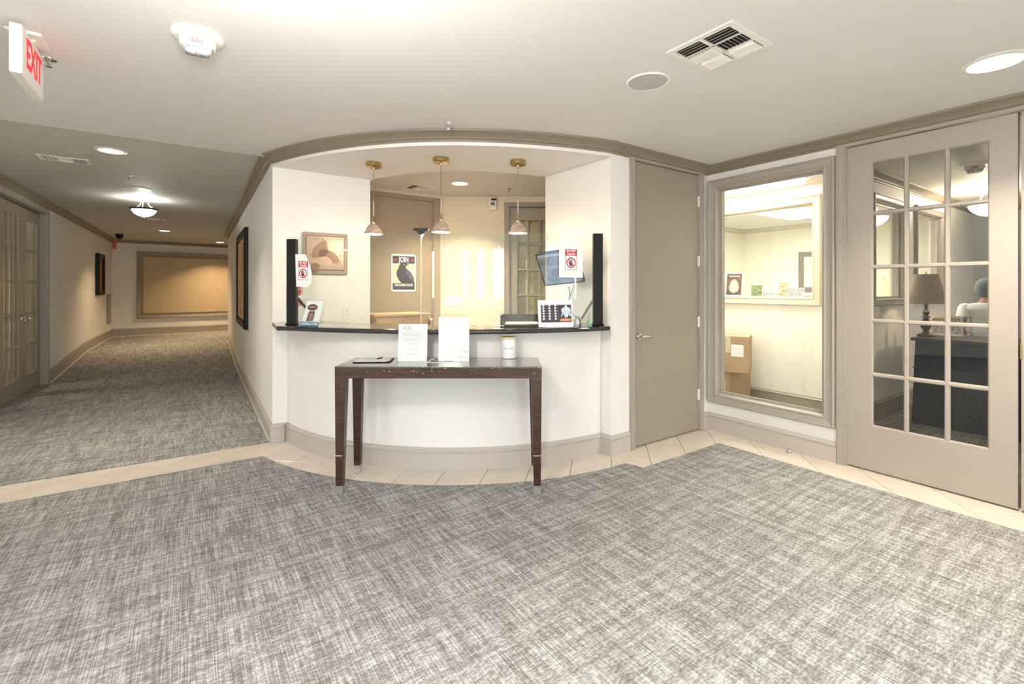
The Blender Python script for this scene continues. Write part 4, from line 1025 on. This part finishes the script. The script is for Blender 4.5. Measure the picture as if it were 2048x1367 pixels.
carton(T(x, y, .0045, TH-math.radians(92)), .42, .42, .42, 'lower crumpled cardboard box on the office floor')
x, y = ab(5.14, 3.03)
carton(T(x, y, .4250, TH-math.radians(66)), .42, .40, .40, 'upper cardboard box turned askew on top of the stack')
# cards on the inner window sill
def sill_card(x0, x1, yt, yb, lab, fmat, brd=.006, name='photo_card', yy=.03):
    ua, zt = hit(x0, yt, W_OFF); ub, zb = hit(x1, yb, W_OFF); h = zt-zb
    M = W_OFF @ T((ua+ub)/2, yy, OWIN[2]+.0105)
    M = W_OFF @ T((ua+ub)/2, yy-.03, OWIN[2]+.0105) @ Matrix.Rotation(math.radians(-6), 4, 'X')
    root = thing(name, lab, 'card', M)
    w = ub-ua
    build('card', G().box(-w/2, 0, 0, w/2, .003, h), PAPER, root); build('picture', G().box(-w/2+brd, -.0008, brd, w/2-brd, 0, h-brd), fmat, root)
    return root, w, h
pm1 = mat('leaflet_dark_print', (.12, .07, .05), .5, var=.4, scale=12); pm2 = mat('green_photo', (.16, .20, .10), .5, var=.9, scale=40)
pm3 = mat('sunset_photo', (.52, .36, .24), .5, var=.6, scale=25); pm4 = mat('mixed_photo', (.40, .38, .36), .5, var=.9, scale=70)
r_, w, h = sill_card(1451, 1483, 549, 594, 'Good Morning leaflet with a pink cartoon animal on the office window sill', pm1)
text('lettering', 'Good Morning', h*.10, PAPER, r_, T(0, -.0012, h*.86), sx=.8, ext=.0002)
build('printed_figure', blob([(w*.30*math.cos(t)*(1-.25*math.sin(t)), h*.42+h*.30*math.sin(t)) for t in [i*.3927 for i in range(16)]], -.0014, -.0008), mat('pink_figure_print', (.75, .40, .34), .5, var=.3, scale=40), r_)
sill_card(1502, 1524, 566, 587, 'square group photo card on the office window sill', pm2, .0)
sill_card(1525, 1555, 579, 590, 'white strip of tiny pictures low on the office window sill', pm4, .004)
sill_card(1556, 1578, 566, 595, 'upright thin-framed sunset photo on the office window sill', pm3, .003)
sill_card(1579, 1608, 574, 591, 'row of small photos at the right of the office window sill', pm4, .004)
# art in the second office
MA = fr(9.3, 0, TH-math.pi/2)
ua, zt = hit(1598, 503, MA); ub, zb = hit(1650, 580, MA)
fa = frame_art(MA, ua, ub+.5, 1.29, 2.02, .03, 'dark framed tree drawing on the far office wall', mat('dark_taupe_frame', (.16, .13, .10), .4), mat('pale_sepia_paper', (.80, .72, .60), .6), w=.09)
g = G(); random.seed(9)
def branch(x, z_, a, l, r, n):
    x2, z2 = x+l*math.cos(a), z_+l*math.sin(a); g.tube([(x, 0, z_), (x2, 0, z2)], [r, r*.7], 5)
    if n: 
        for k in range(3): branch(x2, z2, a+random.uniform(-.7, .7), l*random.uniform(.6, .8), r*.6, n-1)
branch(0, 0, 1.57, .16, .010, 4)
build('tree_drawing', g, mat('sepia_ink', (.40, .30, .18), .6), fa, Matrix.Translation((ua+.27, -.014, 1.40)))
# door frame on the left of the second office
struct('trim_14', G().box(8.0, 5.18, 0, 8.09, 5.2, 2.2).box(7.1, 5.18, 0, 7.19, 5.2, 2.2).box(7.19, 5.18, 2.11, 8.0, 5.2, 2.2), TRIML, RM)
struct('door_8', G().box(7.19, 5.185, 0, 8.0, 5.2, 2.11), TRIMD, RM)

# ------------------------------------------------------------------ parlour behind the glazed door
NAVY = mat('navy_cloth', (.018, .026, .042), .7, var=.25, scale=9)
BRN = mat('dark_turned_wood', (.035, .022, .016), .35, var=.2)
x, y = ab(6.38, .55)
sb = thing('navy_console', 'long dark navy cloth-covered table inside the glazed door', 'table', T(x, y, .004, TH))
build('cloth', G().taper((0, 0, 0), (.36, 1.07), (0, 0, .83), (.33, 1.05)), NAVY, sb, bevel=.01)
build('tabletop', G().box(-.36, -1.08, .83, .36, 1.08, .86), BRN, sb, bevel=.004)
build('cloth_seam', G().box(-.362, -1.06, .56, -.345, 1.06, .568), mat('navy_piping', (.05, .06, .08), .6), sb)
def lamp(X, Y, zb, lab, m, glow, sh=.25, r0=.13, r1=.20, hb=.30):
    root = thing('table_lamp', lab, 'lamp', T(X, Y, zb))
    build('base', G().lathe([(0, 0), (.075, 0), (.07, .02), (.03, .035), (.022, .06), (.045, .10), (.05, .13), (.03, .17), (.018, .19), (.045, .20), (.018, .215), (.03, .25), (.012, .27), (.012, hb), (0, hb)], seg=24), BRN, root, smooth=True)
    pr = [(r1, hb-.02), (r0+(r1-r0)*.45, hb+sh*.4), (r0, hb+sh)]
    build('lamp_shade', G().lathe(pr+[(q-.003, w_) for q, w_ in pr[::-1]]+[pr[0]], seg=36, cap=False), m, root, smooth=True)
    build('finial', G().lathe([(0, hb+sh+.03), (.008, hb+sh+.02), (.005, hb+sh-.01), (0, hb+sh-.02)], seg=10), BRASS, root)
    if glow: light('table_lamp_bulb', 'POINT', (X, Y, zb+hb+sh*.4), glow, (1, .8, .5), .03)
    return root
BUR = mat('burlap_shade', (.30, .23, .17), .9, var=.3, scale=90)
c = P(1852, 662, 4.85); lamp(c.x, c.y, .865, 'table lamp with flared burlap shade on the navy table', BUR, 3, sh=.28, r0=.095, r1=.185, hb=.36)
LIT = mat('lit_cream_shade', (.85, .74, .5), .8, var=.03); LIT.node_tree.nodes['Principled BSDF'].inputs['Emission Color'].default_value = (1, .85, .55, 1); LIT.node_tree.nodes['Principled BSDF'].inputs['Emission Strength'].default_value = .55
c = P(1768, 600, 6.0)
st = thing('side_table', 'small cabinet under the cream lamp in the second office', 'table', T(c.x, c.y, .0, TH))
build('body', G().box(-.22, -.2, .1, .22, .2, .88), wd, st); build('top', G().box(-.24, -.22, .88, .24, .22, .905), wd, st)
for sx_ in (-.2, .18):
    for sy_ in (-.18, .16): build('leg', G().box(sx_, sy_, -.0, sx_+.02, sy_+.02, .1), wd, st)
lamp(c.x, c.y, .906, 'glowing cream drum table lamp behind the parlour window', LIT, 6, sh=.24, r0=.125, r1=.13, hb=.33)
c = P(1884, 672, 4.95)
pf = thing('picture_frame', 'silver picture frame standing beside the burlap lamp', 'picture frame', T(c.x, c.y-.05, .865, TH-1.2) @ Matrix.Rotation(math.radians(-10), 4, 'X'))
build('frame', framep(-.13, .13, 0, .20, [(0, -.01), (0, .01), (.02, .012), (.025, 0), (.025, -.01)]), STEEL, pf); build('picture', G().box(-.11, -.002, .02, .11, .002, .18), pm4, pf)
# leaning white rod and hanging bowl light
tag(build('white_rod', G().tube([P(1736, 826, 4.45), flo(1753, 852, .01)], .007, 8), WHITEP), 'white rod leaning low inside the glazed door', 'rod')
bowl(5.55, 5.45, ZC, 'bronze-rimmed bowl light seen through the top panes of the glazed door', 50, mat_=BRASS, col=(1, .85, .6))
# bring the parlour bowl glow down: its own glass
# person
SKIN = mat('skin', (.42, .22, .15), .5, var=.04); TEE = mat('white_tee_cloth', (.78, .76, .76), .8, var=.03); SHORTS = mat('slate_blue_cloth', (.16, .22, .30), .8, var=.08)
HAIR = mat('grey_hair', (.13, .15, .17), .7, var=.3, scale=60)
def skin_body(name, verts, edges, radii, m, parent, M=None, sub=1, root=0):
    me = bpy.data.meshes.new(name); me.from_pydata(verts, edges, []); o = bpy.data.objects.new(name, me); COL.objects.link(o)
    o.modifiers.new('skin', 'SKIN'); 
    if not me.skin_vertices: 
        bpy.context.view_layer.objects.active = o
        bm = bmesh.new(); bm.from_mesh(me); bm.verts.layers.skin.verify(); bm.to_mesh(me); bm.free()
    for i, r in enumerate(radii):
        sv = me.skin_vertices[0].data[i]; sv.radius = (r, r) if not isinstance(r, tuple) else r; sv.use_root = (i == root)
    s = o.modifiers.new('sub', 'SUBSURF'); s.levels = sub; s.render_levels = sub
    bpy.context.view_layer.update()
    me2 = bpy.data.meshes.new_from_object(o.evaluated_get(bpy.context.evaluated_depsgraph_get()))
    bpy.data.objects.remove(o); me2.materials.clear(); me2.materials.append(m)
    for p in me2.polygons: p.use_smooth = True
    q = bpy.data.objects.new(name, me2); COL.objects.link(q)
    if parent: q.parent = parent
    if M is not None: q.matrix_local = M
    return q
px, py = 5.33, 5.30
pe = thing('person', 'person in white ruffled tee and slate blue shorts, back turned, behind the glazed door', 'person', T(px, py, .004, math.radians(-46)))
# local: faces +y (away), x right
V = [(0, 0, .74), (0, .01, .88), (0, .02, 1.02), (0, .01, 1.12), (0, .03, 1.20), (0, .06, 1.26),
     (-.08, 0, .70), (-.085, .01, .42), (-.085, -.01, .08), (-.085, .07, .03),
     (.08, 0, .70), (.085, .03, .42), (.085, .02, .08), (.085, .10, .03),
     (-.15, .01, 1.12), (-.20, .03, .92), (-.17, .18, .82), (-.15, .26, .84),
     (.15, .01, 1.12), (.20, .03, .92), (.17, .18, .82), (.15, .26, .84)]
Ed = [(0, 1), (1, 2), (2, 3), (3, 4), (4, 5), (0, 6), (6, 7), (7, 8), (8, 9), (0, 10), (10, 11), (11, 12), (12, 13), (3, 14), (14, 15), (15, 16), (16, 17), (3, 18), (18, 19), (19, 20), (20, 21)]
Rr = [(.12, .09), (.105, .08), (.12, .085), (.11, .07), .042, .045, .085, .052, .032, .03, .085, .052, .032, .03, .048, .038, .028, .024, .048, .038, .028, .024]
bd = skin_body('body', V, Ed, Rr, SKIN, pe)
skin_body('white_tee', [(0, 0, .72), (0, .01, .88), (0, .02, 1.02), (0, .01, 1.135), (0, .02, 1.195), (-.15, .01, 1.12), (-.19, .02, 1.0), (.15, .01, 1.12), (.19, .02, 1.0)],
          [(0, 1), (1, 2), (2, 3), (3, 4), (3, 5), (5, 6), (3, 7), (7, 8)], [(.145, .12), (.125, .10), (.14, .105), (.135, .10), .066, .068, .065, .068, .065], TEE, pe)
skin_body('shorts', [(0, 0, .74), (-.085, 0, .68), (-.09, .0, .47), (.085, 0, .68), (.09, .02, .47)], [(0, 1), (1, 2), (0, 3), (3, 4)], [(.15, .125), .10, .085, .10, .085], SHORTS, pe)
hd = build('head', G().sphere((0, .07, 1.355), (.072, .09, .105), 20, 14), SKIN, pe, smooth=True)
build('hair', G().sphere((0, .045, 1.365), (.084, .098, .112), 20, 14), HAIR, pe, smooth=True)
for s in (-1, 1): build('ear', G().sphere((s*.076, .075, 1.345), (.012, .02, .028), 10, 6), SKIN, hd)
build('nose', G().sphere((0, .162, 1.345), (.012, .018, .02), 8, 6), SKIN, hd)
for s in (-1, 1):
    build('eye', G().sphere((s*.028, .148, 1.365), (.012, .01, .008), 8, 6), PAPER, hd)
    build('ruffle_sleeve', G().lathe([(.0, 1.185), (.045, 1.172), (.066, 1.13), (.074, 1.08), (.084, 1.035), (.079, 1.035), (.064, 1.09)], s*.158, .012, 18, cap=False), TEE, pe, smooth=True)
    for k in range(5):
        fx = s*(.150+(.03-.014*k)) ; build('finger', G().tube([(s*.15+(.026-.013*k), .26, .84), (s*.15+(.028-.014*k), .30, .835), (s*.15+(.028-.014*k), .325-(.01 if k in (0, 4) else 0), .822)], [.009, .008, .006], 6), SKIN, pe, smooth=True)
    build('sandal', G().box(s*.085-.04, -.05, .0, s*.085+.04, .17, .02), PAPER, pe, bevel=.008)
light('parlour_added_fill', 'AREA', (ab(7.5, -1.0)[0], ab(7.5, -1.0)[1], ZC-.03), 50, (1, .88, .70), .25, spot=170)  # unseen fill light, added to brighten the parlour and the person

# rooms behind the left hall doors
struct('wall_side_room', G().box(-4.6, 6.5, 0, -4.5, 10.5, 2.6).box(-4.6, 6.4, 0, -1.92, 6.5, 2.6).box(-4.6, 10.5, 0, -1.92, 10.6, 2.6).box(-4.6, 6.4, 2.6, -1.93, 10.6, 2.7), WALLY, HM)
x, y = ab(-3.2, 8.5, HM); light('side_room_lamp', 'AREA', (x, y, 2.55), 30, (1, .85, .58), .4, spot=175)
# outside ground
struct('ground_outside', G().box(-40, -60, -.2, 40, -4.7, -.05), mat('asphalt', (.22, .22, .21), .9, var=.1))
bpy.context.view_layer.update()
